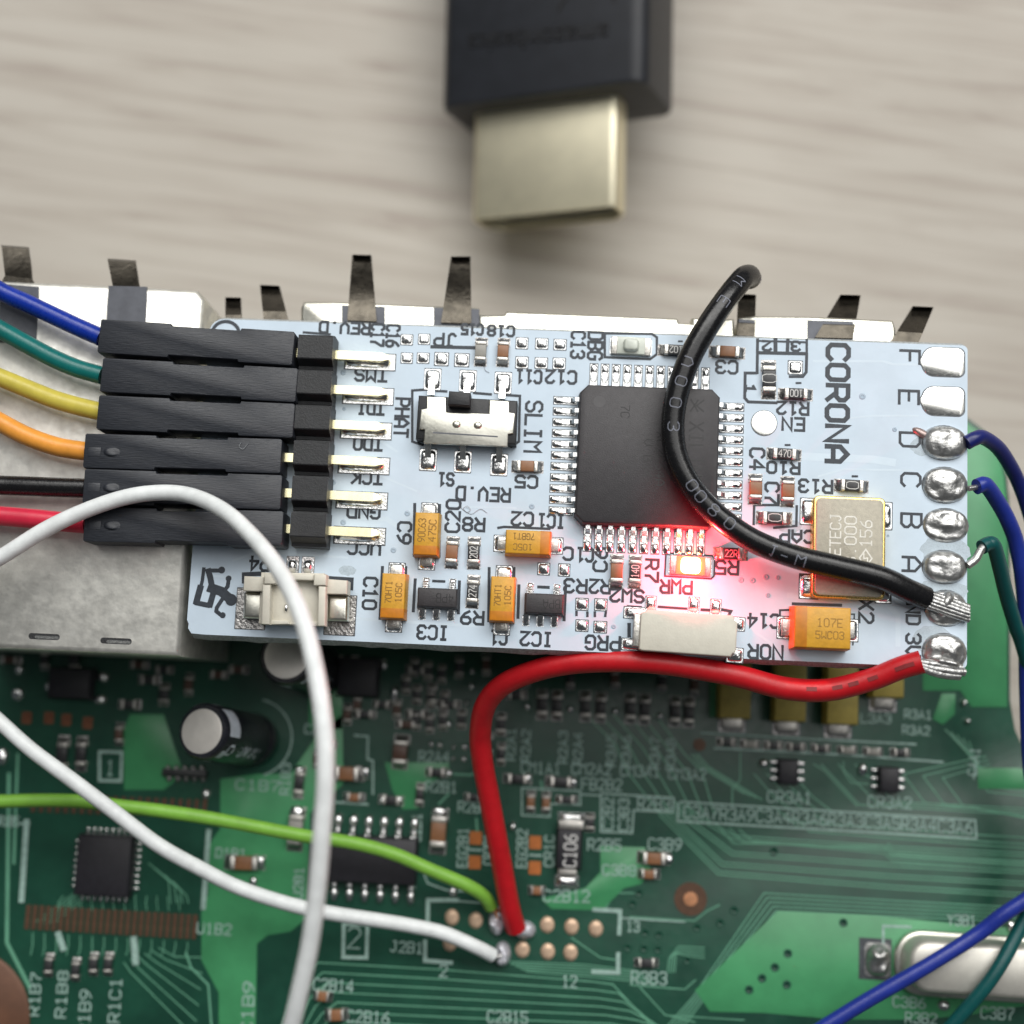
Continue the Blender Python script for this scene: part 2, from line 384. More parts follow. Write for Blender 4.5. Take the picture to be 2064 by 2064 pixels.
def two_terminal(parent, px, py, lpx, wpx, rot, zp, bodymat, name, ht=.55, text=None, label=None, padext=.0, seed=0, fillet=True):
    """lpx = length over the pads, wpx = width"""
    k = mmpx(px, py, zp); p = U(px, py, zp + ht*.5); Lp, W = lpx*k, wpx*k
    Lb = Lp*.66; tw = Lb*.2; bw = W*.88
    key = (bodymat.name, round(Lp, 1), round(W, 1), ht)
    body = cached(('tt',)+key, lambda: MB().prism(rrect(Lb-2*tw+.02, bw*.97, .03, 1), .03, ht, .04).mesh(name, bodymat))
    term = cached(('tm',)+key, lambda: MB().prism(rrect(tw, bw, .08, 2), .02, ht+.012, .06).mesh('terminal', M_TERM))
    pl = (Lp - Lb)/2 + tw
    def fil():
        mb = MB(); mb.prism(rrect(pl, W, .05, 2), 0, .02)
        x0 = -pl/2 + .02; x1 = pl/2 - tw - .01
        # concave fillet from the pad up to the terminal
        o = mb.off(); n = 5
        for i in range(n+1):
            t = i/n; zz = .02 + ht*.72*t**2.2
            for y in (-W*.44, -W*.2, W*.2, W*.44): mb.v.append((x0 + (x1-x0)*t, y*(1 - .12*t), zz + (.03*math.cos(y/W*3) if i else 0)))
        for i in range(n):
            for j in range(3): mb.f.append((o+i*4+j, o+i*4+j+1, o+i*4+j+5, o+i*4+j+4))
        return mb.mesh('solder_fillet', M_SOLDERD, 60)
    fm = cached(('fil',)+key, fil)
    r = put(name, body, parent, rel(parent, (p.x, p.y, zp)), rot + random.uniform(-1.6, 1.6), label)
    for sgn in (-1, 1):
        put('terminal', term, r, (sgn*(Lb/2 - tw/2), 0, 0))
        if fillet: put('solder_fillet', fm, r, (sgn*(Lp/2 - pl/2), 0, 0), 0 if sgn < 0 else 180)
    if text:
        mb = MB(); stext(mb, text[0], 0, 0, bw*.62, (Lb-2*tw)*.86, text[1], .055, ht + .006)
        put('printed_value', mb.mesh('printed_value', M_RESINK, 0), r)
    return r
def tantalum(parent, px, py, lpx, wpx, rot, zp, texts=None, stripe=1, ht=1.5, bm=None, sm=None, pads=True, label=None, padx=.62, padw=.62, kind='s'):
    k = mmpx(px, py, zp + ht); p = U(px, py, zp + ht); Lb, W = lpx*k, wpx*k
    bm = bm or M_TANT
    body = cached(('tan', round(Lb, 1), round(W, 1), bm.name), lambda: MB().prism(rrect(Lb, W, .06, 1), .08, ht, .09, taper=.07).mesh('tantalum_capacitor', bm))
    r = put('tantalum_capacitor', body, parent, rel(parent, (p.x, p.y, zp)), rot, label)
    if stripe:
        sl = Lb*.235
        def st():
            mb = MB(); q = MB().prism(rrect(Lb + .016, W + .016, .06, 1), .085, ht + .008, .09, taper=.07)
            # keep only the end piece: clamp vertices to x > Lb/2 - sl
            xc = Lb/2 - sl
            mb.v = [(max(x, xc), y, z) for x, y, z in q.v]; mb.f = q.f
            return mb.mesh('polarity_stripe', sm or M_TANTST)
        put('polarity_stripe', cached(('tst', round(Lb, 1), round(W, 1)), st), r, (0, 0, 0), 0 if stripe > 0 else 180)
    if pads:
        pl, pw = padx*1.0, W*padw
        for sgn in (-1, 1):
            q = put('lead', cached(('tl', round(pl, 2), round(pw, 2)), lambda: MB().prism(rrect(pl+.25, pw*.8, .04, 1), .03, .34, .06).mesh('lead', M_TERM)), r, (sgn*(Lb/2 + pl*.18), 0, 0))
            put('solder_joint', solder_mesh(pl+.5, pw, .2, kind), r, (sgn*(Lb/2 + pl*.38), 0, .002))
            put('pad_edge_shade', edge_shade_mesh(pl+.62, pw*1.1), r, (sgn*(Lb/2 + pl*.38), 0, 0))
    if texts:
        for (t, dx, dy, h, l, ro) in texts:
            mb = MB(); stext(mb, t, dx, dy, h, l, ro, .055, ht + .004)
            put('printed_value', mb.mesh('printed_value', M_TANTINK, 0), r)
    return r
def sot_lead():
    mb = MB(); mb.prism(rrect(.5, .78, .05, 1), 0, .03); mb.dome(.23, .36, .16, 0, -.02, .03, p=4, n=16, rings=4)
    mb.hexa([(-.19, -.15, .12), (.19, -.15, .12), (.19, .42, .4), (-.19, .42, .4)], [(-.17, -.15, .26), (.17, -.15, .26), (.17, .40, .58), (-.17, .40, .58)])
    return mb.mesh('lead', M_SOLDER, 50)
def sot5(parent, px, py, lpx, wpx, zp, text, top, bottom, dy_top, dy_bot, label=None):
    ht = 1.05; k = mmpx(px, py, zp+ht); p = U(px, py, zp+ht); L, W = lpx*k, wpx*k
    r = put('voltage_regulator', cached(('sot', round(L, 1)), lambda: MB().prism(rrect(L, W, .05, 1), .12, ht, .1, taper=.08).mesh('voltage_regulator', M_CHIP)), parent, rel(parent, (p.x, p.y, zp)), 0, label)
    lm = cached('sotlead', sot_lead)
    for x in top: put('lead', lm, r, (x, W/2 + dy_top, 0), 180)
    for x in bottom: put('lead', lm, r, (x, -W/2 - dy_bot, 0), 0)
    mb = MB(); stext(mb, text, L*.18, 0, W*.4, L*.4, 180, .05, ht+.004)
    put('laser_marking', mb.mesh('laser_marking', M_CHIPMARK, 0), r)
    return r

# ================================================================== THE WHITE CHIP BOARD
BW, BH = 54.70, 22.97
board = thing('circuit_board', 'pale blue white add-on circuit board with black lettering and a lit red LED', 'circuit board')
def board_outline(grow=0.):
    W2, H2 = BW/2, BH/2; pts = []
    def arc(cx, cy, r, a0, a1, n=5): return [(cx + r*math.cos(rad(a0+(a1-a0)*i/n)), cy + r*math.sin(rad(a0+(a1-a0)*i/n))) for i in range(n+1)]
    pts += arc(W2-.35, H2-.35, .35, 0, 90)
    pts += arc(-W2+1.0, H2-1.0, 1.0, 90, 180)
    pts += [(-W2-.02, -H2+1.0), (-W2+.12, -H2+.72), (-W2+.10, -H2+.4), (-W2+.36, -H2+.05)]
    # slightly ragged lower edge, as snapped from a panel
    n = 60; low = []
    for i in range(1, n): low.append((-W2+.36 + (BW-.8)*i/n, -H2 + .0))
    pts += low + arc(W2-.35, -H2+.35, .35, 270, 360)
    return pts
ol = board_outline(); n = len(ol)
mb = MB(); mb.poly(ol, 0.); put('solder_mask', mb.mesh('solder_mask', M_MASK, 0), board)
mb = MB(); o_ = 0
def lowered(i):
    x, y = ol[i]
    if y < -BH/2 + .2: return (x, y - .30 - .10*noise.noise(Vector((x*1.4, 0, 3))) - .16*max(0, noise.noise(Vector((x*3.5, 5, 1)))), -.75)
    if y > BH/2 - .4: return (x, y + .26 + .03*noise.noise(Vector((x*1.5, 2, 0))), -.55)
    return (x, y, -.5)
mb.v = [(x, y, -.004) for x, y in ol] + [lowered(i) for i in range(n)] + [(lowered(i)[0], lowered(i)[1], -1.6) for i in range(n)]
for k in range(2):
    for i in range(n):
        j = (i+1) % n; mb.f.append((k*n+i, k*n+j, (k+1)*n+j, (k+1)*n+i))
mb.f.append(tuple(2*n+i for i in range(n))); mb.f.append(tuple(range(n)))
put('board_core', mb.mesh('board_core', M_FR4, 40), board, label='grey fibreglass core showing along the cut edges')

# ---- lettering (reads upside down in the photograph: rotation 180, or down the board: 270)
sk = MB()
T = [('TMS',748,756,24,63,180),('TDI',748,823,24,52,180),('TDO',742,895,24,56,180),('TCK',740,963,24,60,180),('GND',733,1032,24,64,180),('VCC',734,1105,24,64,180),
 ('REV.D',695,661,22,100,180),('C17',761,675,25,44,270),('C16',792,677,25,44,270),('JP',897,685,25,42,180),('C15',952,664,20,42,180),('C18',1010,667,20,52,180),
 ('C11',1066,759,25,50,180),('C12',1131,760,25,60,180),('C13',1165,695,26,54,270),('DBG',1200,697,28,56,270),
 ('PHAT',810,842,27,78,270),('SLIM',1075,860,32,102,270),('C5',1061,971,23,43,180),('S1',899,966,24,30,180),('REV.D',974,996,26,107,180),
 ('C3',1465,740,25,42,180),('R12',1598,823,24,62,180),('EN',1599,855,25,43,180),('C4',1526,925,28,42,270),('R10',1579,943,22,64,180),
 ('C7',1556,994,26,42,270),('R13',1644,980,25,66,180),('CAP',1606,1081,24,66,180),
 ('C9',815,1074,26,42,270),('C10',746,1196,26,62,270),('C20',913,1040,27,64,90),('R8',955,1057,25,42,180),('R9',952,1245,25,44,180),('IC3',872,1275,26,60,180),
 ('IC1',1111,1050,26,52,180),('C2',1053,1046,26,42,180),('C1',1005,1285,26,32,180),('IC2',1081,1288,26,62,180),('C1',1179,1118,26,32,180),('C6',1210,1128,26,46,90),('C',1145,1116,24,18,180),
 ('R3',1160,1181,26,44,180),('R2',1209,1182,26,40,180),('PRG',1215,1296,27,68,180),('SW2',1264,1201,24,66,180),('PWR',1363,1183,25,62,180),('R7',1314,1150,25,44,270),('R5',1465,1144,26,44,180),
 ('NOR',1543,1314,27,68,180),('C14',1539,1251,26,62,180),('X2',1746,1232,28,46,270),('P4',523,1136,27,38,180),
 ('2',1546,697,19,16,180),('3',1604,698,19,16,180),('1',1512,783,18,18,270),
 ('F',1834,720,39,27,270),('E',1832,801,39,27,270),('D',1834,886,40,28,270),('C',1836,967,38,26,270),('B',1837,1049,40,27,270),('A',1838,1137,38,28,270),('GND',1841,1226,26,64,270),('3V',1841,1300,28,44,270)]
def letter(parent, m_, fn):
    q_ = MB(); fn(q_); return put('lettering', q_.mesh('lettering', m_, 0), parent)
for t, x, y, h, l, r in T: letter(board, M_INK, lambda q_: ptext(q_, t, x, y, h, l, r, 5.5, 0.))
letter(board, M_INK, lambda q_: ptext(q_, 'CORONA', 1688, 812, 42, 241, 270, 9.5, 0.))
S = [([(870,699),(956,701)],7),([(612,670),(665,674)],5),([(831,787),(831,890),(852,897)],5),([(831,787),(862,785)],5),([(880,788),(900,789)],5),([(955,792),(990,795)],5),([(1015,796),(1048,798),(1046,890),(1030,901)],5),
 ([(1219,672),(1219,720),(1310,724),(1324,714),(1324,680),(1314,673),(1219,672)],5),
 ([(1527,684),(1526,752)],6),([(1527,711),(1626,713)],7),([(1626,684),(1626,712)],5),([(1563,684),(1563,710)],8),([(1588,685),(1587,711)],7),([(1526,687),(1626,690)],4),
 ([(1626,713),(1625,750),(1618,759),(1592,759)],6),([(1524,752),(1502,752),(1501,802),(1508,810),(1565,812)],6),
 ([(1585,1018),(1520,1018),(1519,1057)],5),([(1606,1020),(1605,1060),(1560,1064)],5),
 ([(836,1016),(835,1120)],6),([(886,1018),(885,1122)],6),([(771,1143),(766,1247)],6),([(818,1143),(816,1247)],6),([(986,1145),(985,1252)],6),([(1036,1145),(1035,1250)],6),
 ([(837,1168),(833,1232)],6),([(926,1172),(924,1236)],6),([(873,1171),(896,1172)],5),([(1046,1180),(1044,1245)],6),([(1140,1184),(1137,1250)],6),([(1085,1183),(1106,1184)],6),
 ([(1004,1064),(1016,1062),(1108,1066)],5),([(1003,1108),(1012,1112)],5),
 ([(1162,1233),(1162,1240)],5),([(1184,1234),(1184,1242)],5),([(1199,1234),(1199,1242)],5),([(1221,1234),(1220,1242)],5),
 ([(1265,1222),(1292,1224)],5),([(1327,1223),(1384,1227)],5),([(1414,1229),(1432,1230)],6),([(1456,1229),(1473,1232),(1466,1246)],6),([(1268,1258),(1268,1282)],7),
 ([(1598,1217),(1695,1220)],6),([(1572,1244),(1572,1230),(1598,1229)],4),([(1716,1238),(1722,1238),(1719,1300)],3),
 ([(492,1173),(492,1158),(532,1156)],9),([(661,1165),(709,1168),(708,1187)],8),
 ([(1605,772),(1614,772)],4),([(1583,897),(1592,897)],4),([(1718,960),(1728,960)],4),([(1368,688),(1375,688)],4)]
for pts, wd in S: put('printed_line', (lambda q_: (pline(q_, pts, wd, 0.), q_)[1])(MB()).mesh('printed_line', M_INK, 0), board)
# ring printed under the connectors
rg = MB(); pline(rg, [(455 + 27*math.cos(a*.2617), 672 + 24*math.sin(a*.2617)) for a in range(13, 24)], 7, 0.); put('printed_line', rg.mesh('printed_line', M_INK, 0), board)
# running figure
figr = [([(411,1146),(408,1170),(404,1186)],7),([(404,1184),(398,1206),(396,1214)],13),([(396,1215),(420,1220),(424,1214)],10),
 ([(423,1220),(430,1196),(424,1164),(420,1150)],12),([(421,1150),(446,1150)],8),([(425,1185),(446,1192),(462,1206)],19),([(450,1193),(459,1182),(461,1168)],8),
 ([(448,1208),(437,1225),(436,1232),(446,1240)],8)]
for pts, wd in figr: pline(sk, pts, wd, 0., .014)
for x, y, r in [(447,1149,7),(461,1166,6),(466,1209,12),(449,1240,6)]:
    p = U(x, y, 0); k = mmpx(x, y, 0); sk.poly(circle(r*k, 14, cx=p.x, cy=p.y), .034)
put('printed_figure', sk.mesh('printed_figure', M_INK, 0), board, label='black printed running figure beside the cream socket')
M_MASK2 = mat('white_mask_over_copper', (.595, .70, .79), .34, var=.04, vscale=.5)
M_FLUX = mat('dried_flux', (.42, .50, .56), .28, var=.1, vscale=2)
for pts, wd in [([(1640,728),(1780,728),(1800,734),(1850,735)],5),([(1660,842),(1720,842),(1760,838),(1850,838)],4),([(1620,920),(1760,926),(1800,932)],16),([(1650,960),(1700,946),(1840,948)],4),([(860,1010),(940,1022),(1040,1024)],4),([(700,1040),(780,1046),(800,1060)],10),
  ([(420,1160),(470,1164)],5),([(1590,1200),(1740,1206)],12),([(1750,1180),(1810,1240),(1810,1300)],10),([(1110,1080),(1150,1100)],4),([(700,880),(760,884),(800,910)],5),([(660,1240),(760,1250),(960,1262)],6),([(470,1130),(520,1112),(700,1124)],5),([(1480,930),(1500,900),(1500,840)],4),([(840,990),(770,960),(700,940)],4),([(1440,1215),(1600,1330)],5)]:
    put('hidden_trace', (lambda q_: q_.ribbon([U(x, y, 0)[:2] for x, y in pts], wd*mmpx(*pts[0]), .0035))(MB()).mesh('hidden_trace', M_MASK2, 0), board)
for x, y, rx, ry in ((1905,1110,50,30),(1862,900,28,20),(1900,1190,52,22),(1880,1290,40,30),(700,1150,18,10),(1590,1060,26,14)):
    p = U(x, y, 0); k = mmpx(x, y); n_ = 22
    put('flux_stain', MB().poly([(p.x + rx*k*math.cos(a*2*math.pi/n_)*(1+.25*noise.noise((a*.8, x, 0))), p.y + ry*k*math.sin(a*2*math.pi/n_)*(1+.25*noise.noise((a*.8, y, 3)))) for a in range(n_)], .0025).mesh('flux_stain', M_FLUX, 0), board)
# vias
for x, y, r in [(1738,799,7),(692,1053,6),(672,972,6),(1072,1021,6),(821,1035,6),(793,1109,6),(1494,1169,6),(1517,1170,6),(1544,1163,6),(1568,1164,5),(1548,1200,5),(1803,866,5),(1237,1263,5),(692,751,6),(694,824,4),(1790,1080,3)]:
    k = mmpx(x, y, 0); p = U(x, y, 0)
    put('via', cached(('via', r), lambda: MB().lathe([(r*k, 0), (r*k*.8, .02), (r*k*.45, .022), (r*k*.3, -.01)], 14).mesh('via', M_VIA)), board, (p.x, p.y, .003))

# ---- bare pads
for x, y, w_, h_ in [(820,685,26,23),(855,684,25,23),(820,722,25,23),(853,722,26,23),(890,724,30,29),(931,726,31,29),
  (1052,692,26,25),(1092,693,27,24),(1129,695,27,24),(1052,731,27,26),(1091,732,27,24),(1127,733,27,25),
  (1603,741,31,30),(1096,1147,26,26),(1137,1149,25,27),(1173,1218,27,26),(1211,1219,27,26),(1173,1261,27,25),(1210,1264,28,25)]:
    bare_pad(board, x, y, w_, h_)
# ---- ceramic capacitors, resistors
two_terminal(board, 969, 708, 60, 26, 90, 0, M_MLCCG, 'ceramic_capacitor', .5, label='grey ceramic capacitor')
two_terminal(board, 1014, 709, 60, 26, 90, 0, M_MLCC, 'ceramic_capacitor', .5)
two_terminal(board, 1063, 940, 65, 25, 0, 0, M_MLCC, 'ceramic_capacitor', .5)
two_terminal(board, 1466, 709, 74, 25, 0, 0, M_MLCC, 'ceramic_capacitor', .5)
two_terminal(board, 1523, 985, 64, 29, 90, 0, M_MLCC, 'ceramic_capacitor', .55)
two_terminal(board, 1588, 990, 64, 29, 90, 0, M_MLCC, 'ceramic_capacitor', .55)
two_terminal(board, 911, 1113, 66, 27, 90, 0, M_MLCC, 'ceramic_capacitor', .55)
two_terminal(board, 1243, 1151, 71, 28, 90, 0, M_MLCC, 'ceramic_capacitor', .55)
for x, y, l, w_, r, t, tr in [(1362,706,72,24,0,'102',180),(1604,794,71,25,0,'100',180),(1581,915,71,26,0,'470',0),(1717,979,70,27,0,'0',0),(1561,1044,74,28,0,'0',0),
      (955,1114,67,27,90,'202',0),(953,1192,68,27,90,'274',0),(1280,1152,70,27,90,'140',0),(1473,1116,70,25,0,'22R',0),(1550,764,82,31,90,'0',90)]:
    two_terminal(board, x, y, l, w_, r, 0, M_RES, 'chip_resistor', .45, (t, tr))
# ---- tantalums
tantalum(board, 859, 1076, 90, 52, 270, 0, [('475C',-.25,.42,.5,1.5,180),('90C63',-.25,-.32,.5,1.6,180)], 1, label='yellow tantalum capacitor marked 475C')
tantalum(board, 792, 1201, 94, 52, 270, 0, [('105C',-.25,.38,.42,1.3,180),('70HT1',-.25,-.32,.42,1.5,180)], 1)
tantalum(board, 1012, 1207, 94, 52, 270, 0, [('105C',-.25,.38,.42,1.3,180),('70HT1',-.25,-.32,.42,1.5,180)], 1)
tantalum(board, 1064, 1093, 94, 52, 0, 0, [('105C',-.35,-.35,.42,1.3,180),('7GBT1',-.3,.4,.42,1.5,180)], 1)
tantalum(board, 1658, 1265, 118, 88, 180, 0, [('107E',-.5,-.35,.55,1.7,180),('5WC03',-.5,.5,.5,1.9,180)], 1, ht=1.9, label='largest yellow tantalum capacitor, orange end lit red', padw=.5)
# ---- regulators
sot5(board, 881, 1205, 84, 43, 0, '4PB', (-.92, .96), (-1.08, -.08, .95), .34, .38)
sot5(board, 1097, 1217, 82, 45, 0, 'BPA', (-1.05, .84), (-1.25, -.25, .75), .34, .38)

# ---- the quad flat chip
lq = U(1306, 918, 1.4); LX, LY = lq.x, lq.y
def lead44():      # points outwards along +x, x = 0 at body side
    mb = MB()
    mb.prism([(.12, -.25), (1.72, -.25), (1.72, .25), (.12, .25)], 0, .008)
    mb.dome(.36, .235, .13, 1.36, 0, .008, p=4, n=16, rings=5, prof=1.5); mb.dome(.3, .235, .17, .72, 0, .008, p=4, n=16, rings=5, prof=1.6)
    mb.hexa([(.42, -.16, .05), (1.15, -.16, .05), (1.15, .16, .05), (.42, .16, .05)], [(.46, -.15, .2), (1.1, -.15, .2), (1.1, .15, .2), (.46, .15, .2)])
    mb.hexa([(.22, -.16, .5), (.46, -.16, .06), (.46, .16, .06), (.22, .16, .5)], [(.22, -.15, .64), (.56, -.15, .2), (.56, .15, .2), (.22, .15, .64)])
    mb.hexa([(-.1, -.16, .52), (.26, -.16, .52), (.26, .16, .52), (-.1, .16, .52)], [(-.1, -.15, .66), (.22, -.15, .66), (.22, .15, .66), (-.1, .15, .66)])
    return mb.mesh('lead', M_SOLDER, 40)
c_ = .62; hb = 5.03
oct8 = [(hb, -hb+c_), (hb, hb-c_), (hb-c_, hb), (-hb+c_, hb), (-hb, hb-c_), (-hb, -hb+c_), (-hb+c_, -hb), (hb-c_, -hb)]
chip = put('quad_flat_chip', MB().prism(oct8, .12, 1.4, .12, taper=.1).mesh('quad_flat_chip', M_CHIP), board, (LX, LY, 0), label='large square black logic chip under the black wire')
l44 = cached('l44', lead44)
lrm = MB().box(.05, 1.80, -.31, .31, 0, .012).mesh('pad_edge_shade', M_PADSHADE, 0)
for i in range(11):
    q = (i - 5) * .8
    for x, y, a in ((hb, q, 0), (-hb, q, 180), (q, hb, 90), (q, -hb, 270)):
        put('lead', l44, chip, (x, y, .012), a); put('pad_edge_shade', lrm, chip, (x, y, .002), a)
put('pin_one_dot', MB().poly(circle(.42, 24), 0).mesh('pin_one_dot', M_CHIPDOT, 0), chip, (-3.55, 3.72, 1.404))
mb = MB()
for a, b in (((2.9, 4.1), (3.4, 3.3)), ((3.4, 4.1), (2.9, 3.3)), ((3.8, 4.1), (3.3, 3.7)), ((3.8, 3.3), (3.3, 3.7))): mb.ribbon([a, b], .12, 1.405)
put('laser_emblem', mb.mesh('laser_emblem', M_CHIPMARK, 0), chip)
for t_, a_, b_, h_, l_, w_ in (('XILINX', 3.35, .2, .95, 4.6, .11), ('XC2C64A', .9, -.2, .6, 3.8, .07), ('VQG44', .0, -.2, .6, 2.7, .07), ('7C', -1.7, 3.1, .6, .85, .06)):
    mb = MB(); stext(mb, t_, a_, b_, h_, l_, 270, w_, 1.404); put('laser_marking', mb.mesh('laser_marking', M_CHIPMARK, 0), chip)

# ---- pin header
hx = U(633, 890, 2.2); hdrY = 8.8704; HXR = U(677, 717, 1.)[0]
def header():
    mb = MB()
    for i in range(6):
        yc = -2.54*i
        # one block: flat top, sloping lower face, narrow neck groove
        prof = [(yc+1.24, 0.), (yc+1.24, 1.62), (yc+1.12, 1.62), (yc+1.08, 2.34), (yc+.98, 2.4), (yc-.58, 2.4), (yc-.66, 2.36), (yc-1.02, 1.55), (yc-1.24, 1.5), (yc-1.24, 0.)]
        for x in (-1.24, 1.24): pass
        o = mb.off(); k = len(prof)
        sx = -.32*(1 - i/5); mb.v += [(sx-1.24, y, z) for y, z in prof] + [(sx+1.24, y, z) for y, z in prof]
        for a in range(k):
            b = (a+1) % k; mb.f.append((o+a, o+b, o+k+b, o+k+a))
        mb.f.append(tuple(o+a for a in range(k))); mb.f.append(tuple(o+k+a for a in reversed(range(k))))
    return mb.mesh('pin_header', M_BLKH, 25)
header_o = put('pin_header', header(), board, (hx.x, hdrY - .02, .02), label='black six way pin header strip with gold pins')
def pin():
    mb = MB(); xr = U(784, 717, .8)[0] - hx.x
    mb.hexa([(-2.6, -.31, .72), (xr-.5, -.31, .42), (xr-.5, .31, .42), (-2.6, .31, .72)], [(-2.6, -.31, 1.34), (xr-.5, -.31, 1.02), (xr-.5, .31, 1.02), (-2.6, .31, 1.34)])
    mb.hexa([(xr-.5, -.31, .42), (xr, -.16, .5), (xr, .16, .5), (xr-.5, .31, .42)], [(xr-.5, -.31, 1.02), (xr, -.16, .9), (xr, .16, .9), (xr-.5, .31, 1.02)])
    return mb.mesh('pin', M_GOLD, 20)
pm = pin()
def pinpad():
    xr = U(797, 717, 0)[0] - hx.x; xl = U(698, 717, 0)[0] - hx.x
    mb = MB(); mb.box(xl, xr, -.72, .42, 0, .03)
    mb.dome((xr-xl)*.44, .5, .5, (xl+xr)/2 - .2, -.1, .03, p=3, n=24, rings=5, rough=.12, seed=2)
    return mb.mesh('solder_joint', M_SOLDER, 60)
def pin_edge_shade():
    xr = U(799, 717, 0)[0] - hx.x; xl = U(695, 717, 0)[0] - hx.x
    return MB().box(xl, xr, -.8, .5, 0, .012).mesh('pad_edge_shade', M_PADSHADE, 0)
ppm, prm = pinpad(), pin_edge_shade()
for i in range(6):
    put('pin', pm, header_o, (0, -2.54*i, 0)); put('solder_joint', ppm, header_o, (0, -2.54*i, -.006)); put('pad_edge_shade', prm, header_o, (0, -2.54*i, -.018))

# ---- slide switch S1
sc_ = U(938, 842, 1.45)
def w2(px, py, z, c): v = U(px, py, z); return (v.x - c.x, v.y - c.y)
base = MB().prism([w2(x, y, 1.2, sc_) for x, y in ((844,797),(1043,808),(1040,896),(838,885))][::-1], .05, 1.25, .08)
s1 = put('slide_switch', base.mesh('slide_switch', M_BLKH), board, (sc_.x, sc_.y, 0), label='tiny metal topped slide switch between PHAT and SLIM')
cov = [(860,799),(899,801),(900,831),(986,834),(987,806),(1026,809),(1026,831),(1038,833),(1034,874),(1024,875),(1023,900),(854,893),(856,866),(845,865),(849,825),(860,823)]
put('metal_cover', MB().prism([w2(x, y, 1.45, sc_) for x, y in cov][::-1], 1.1, 1.45, .05).mesh('metal_cover', M_NICKEL), s1)
put('slider', MB().prism([w2(x, y, 2.3, sc_) for x, y in ((905,788),(948,791),(947,818),(903,815))][::-1], .8, 2.3, .06).mesh('slider', M_BLKH), s1)
for x, y in ((920,855),(963,857)):
    a = w2(x, y, 1.5, sc_); put('dimple', cached('dimple', lambda: MB().dome(.3, .27, .16, n=16, rings=5).mesh('dimple', M_NICKEL, 60)), s1, (a[0], a[1], 1.45))
a = w2(938, 876, 1.45, sc_); put('cover_slot', MB().box(-2.3, 2.3, -.05, .05, 0, .012).mesh('cover_slot', M_STEELB, 0), s1, (a[0], a[1], 1.452), -1.5)
def s1lead():
    mb = MB(); mb.hexa([(-.24, -1.0, .05), (.24, -1.0, .05), (.24, .15, .05), (-.24, .15, .05)], [(-.22, -1.0, .55), (.22, -1.0, .55), (.22, .1, .28), (-.22, .1, .28)])
    return mb.mesh('lead', M_TIN, 30)
sl = s1lead()
for x, y, rz in ((872,765,0),(943,768,0),(1014,772,0),(863,927,180),(933,931,180),(1006,937,180)):
    a = w2(x, y, 0, sc_); k = mmpx(x, y)
    r_ = put('solder_joint', solder_mesh(33*k, 42*k, .22), s1, (a[0], a[1], .014)); put('pad_edge_shade', edge_shade_mesh(35*k, 46*k), s1, (a[0], a[1], .002))
    put('lead', sl, s1, (a[0], a[1] - (.25 if rz == 0 else -.25), .08), rz)

# ---- debug LED (unlit) and power LED (lit)
def smd_led(px, py, name, lens, label):
    p = U(px, py, .3)
    r = put(name, MB().prism(rrect(2.0, 1.25, .05, 1), .02, .42, .04).mesh(name, M_LEDBODY if lens is M_LEDBODY else emit_mat('glowing_led_body', (1., .075, .03), 4.0)), board, (p.x, p.y, 0), -1, label)
    for s_ in (-1, 1):
        put('terminal', cached('ledterm', lambda: MB().prism(rrect(.62, 1.3, .05, 1), .01, .3, .05).mesh('terminal', M_TERM)), r, (s_*1.12, 0, 0))
        put('solder_joint', solder_mesh(.7, 1.2, .2), r, (s_*1.15, 0, .0))
    put('lens', MB().prism(rrect(1.38 if lens is not M_LEDBODY else 1.15, 1.14 if lens is not M_LEDBODY else 1.0, .3, 3), .4, .85, .1, taper=.08).mesh('lens', lens), r)
    return r
smd_led(1272, 697, 'indicator_lamp', M_LEDBODY, 'unlit clear indicator LED beside the letters DBG')
pw = smd_led(1392, 1140, 'indicator_lamp', emit_mat('lit_red_led', (1., .55, .16), 30), 'glowing red power LED')
put('led_die', MB().dome(.54, .48, .14, 0, 0, .83, p=4, n=16, rings=4).mesh('led_die', emit_mat('led_core', (1., .8, .5), 30)), pw)
put('print_frame', (lambda: (lambda mb: (mb.ribbon([(-1.75, -.82), (1.5, -.82), (1.7, -.6), (1.7, .6), (1.5, .82), (-1.75, .82)], .12, .016, True), mb)[1].mesh('print_frame', M_INK, 0))(MB()))(), pw)
pl_ = bpy.data.lights.new('led_glow', 'POINT'); pl_.energy = 5600; pl_.color = (1, .012, .04); pl_.shadow_soft_size = .35
plo = bpy.data.objects.new('led_glow', pl_); COL.objects.link(plo); q = U(1394, 1142, 1.3); plo.location = (q.x, q.y, 1.2)

# ---- EN test point and edge pads
p = U(1540, 853, 0); k = mmpx(1540, 853)
put('test_point', MB().lathe([(25*k, 0), (25*k, .03), (22*k, .05), (.001, .06)], 28).mesh('test_point', M_TIN), board, (p.x, p.y, .004), label='round tinned test point beside EN')
put('pad_edge_shade', MB().poly(circle(27*k, 28), 0).mesh('pad_edge_shade', M_PADSHADE, 0), board, (p.x, p.y, .002))
def edge_pad_poly(w, h):
    pts = []
    c = .32*h
    def arc(cx, cy, r, a0, a1): return [(cx + r*math.cos(rad(a0+(a1-a0)*i/6)), cy + r*math.sin(rad(a0+(a1-a0)*i/6))) for i in range(7)]
    R = h*.42
    pts = arc(w/2-.5, -h/2+.5, .5, -90, 0) + arc(w/2-.5, h/2-.5, .5, 0, 90) + arc(-w/2+R, h/2-R, R, 90, 165) + [(-w/2-.12, .16), (-w/2-.12, -.16)] + arc(-w/2+R, -h/2+R, R, 195, 270)
    return pts
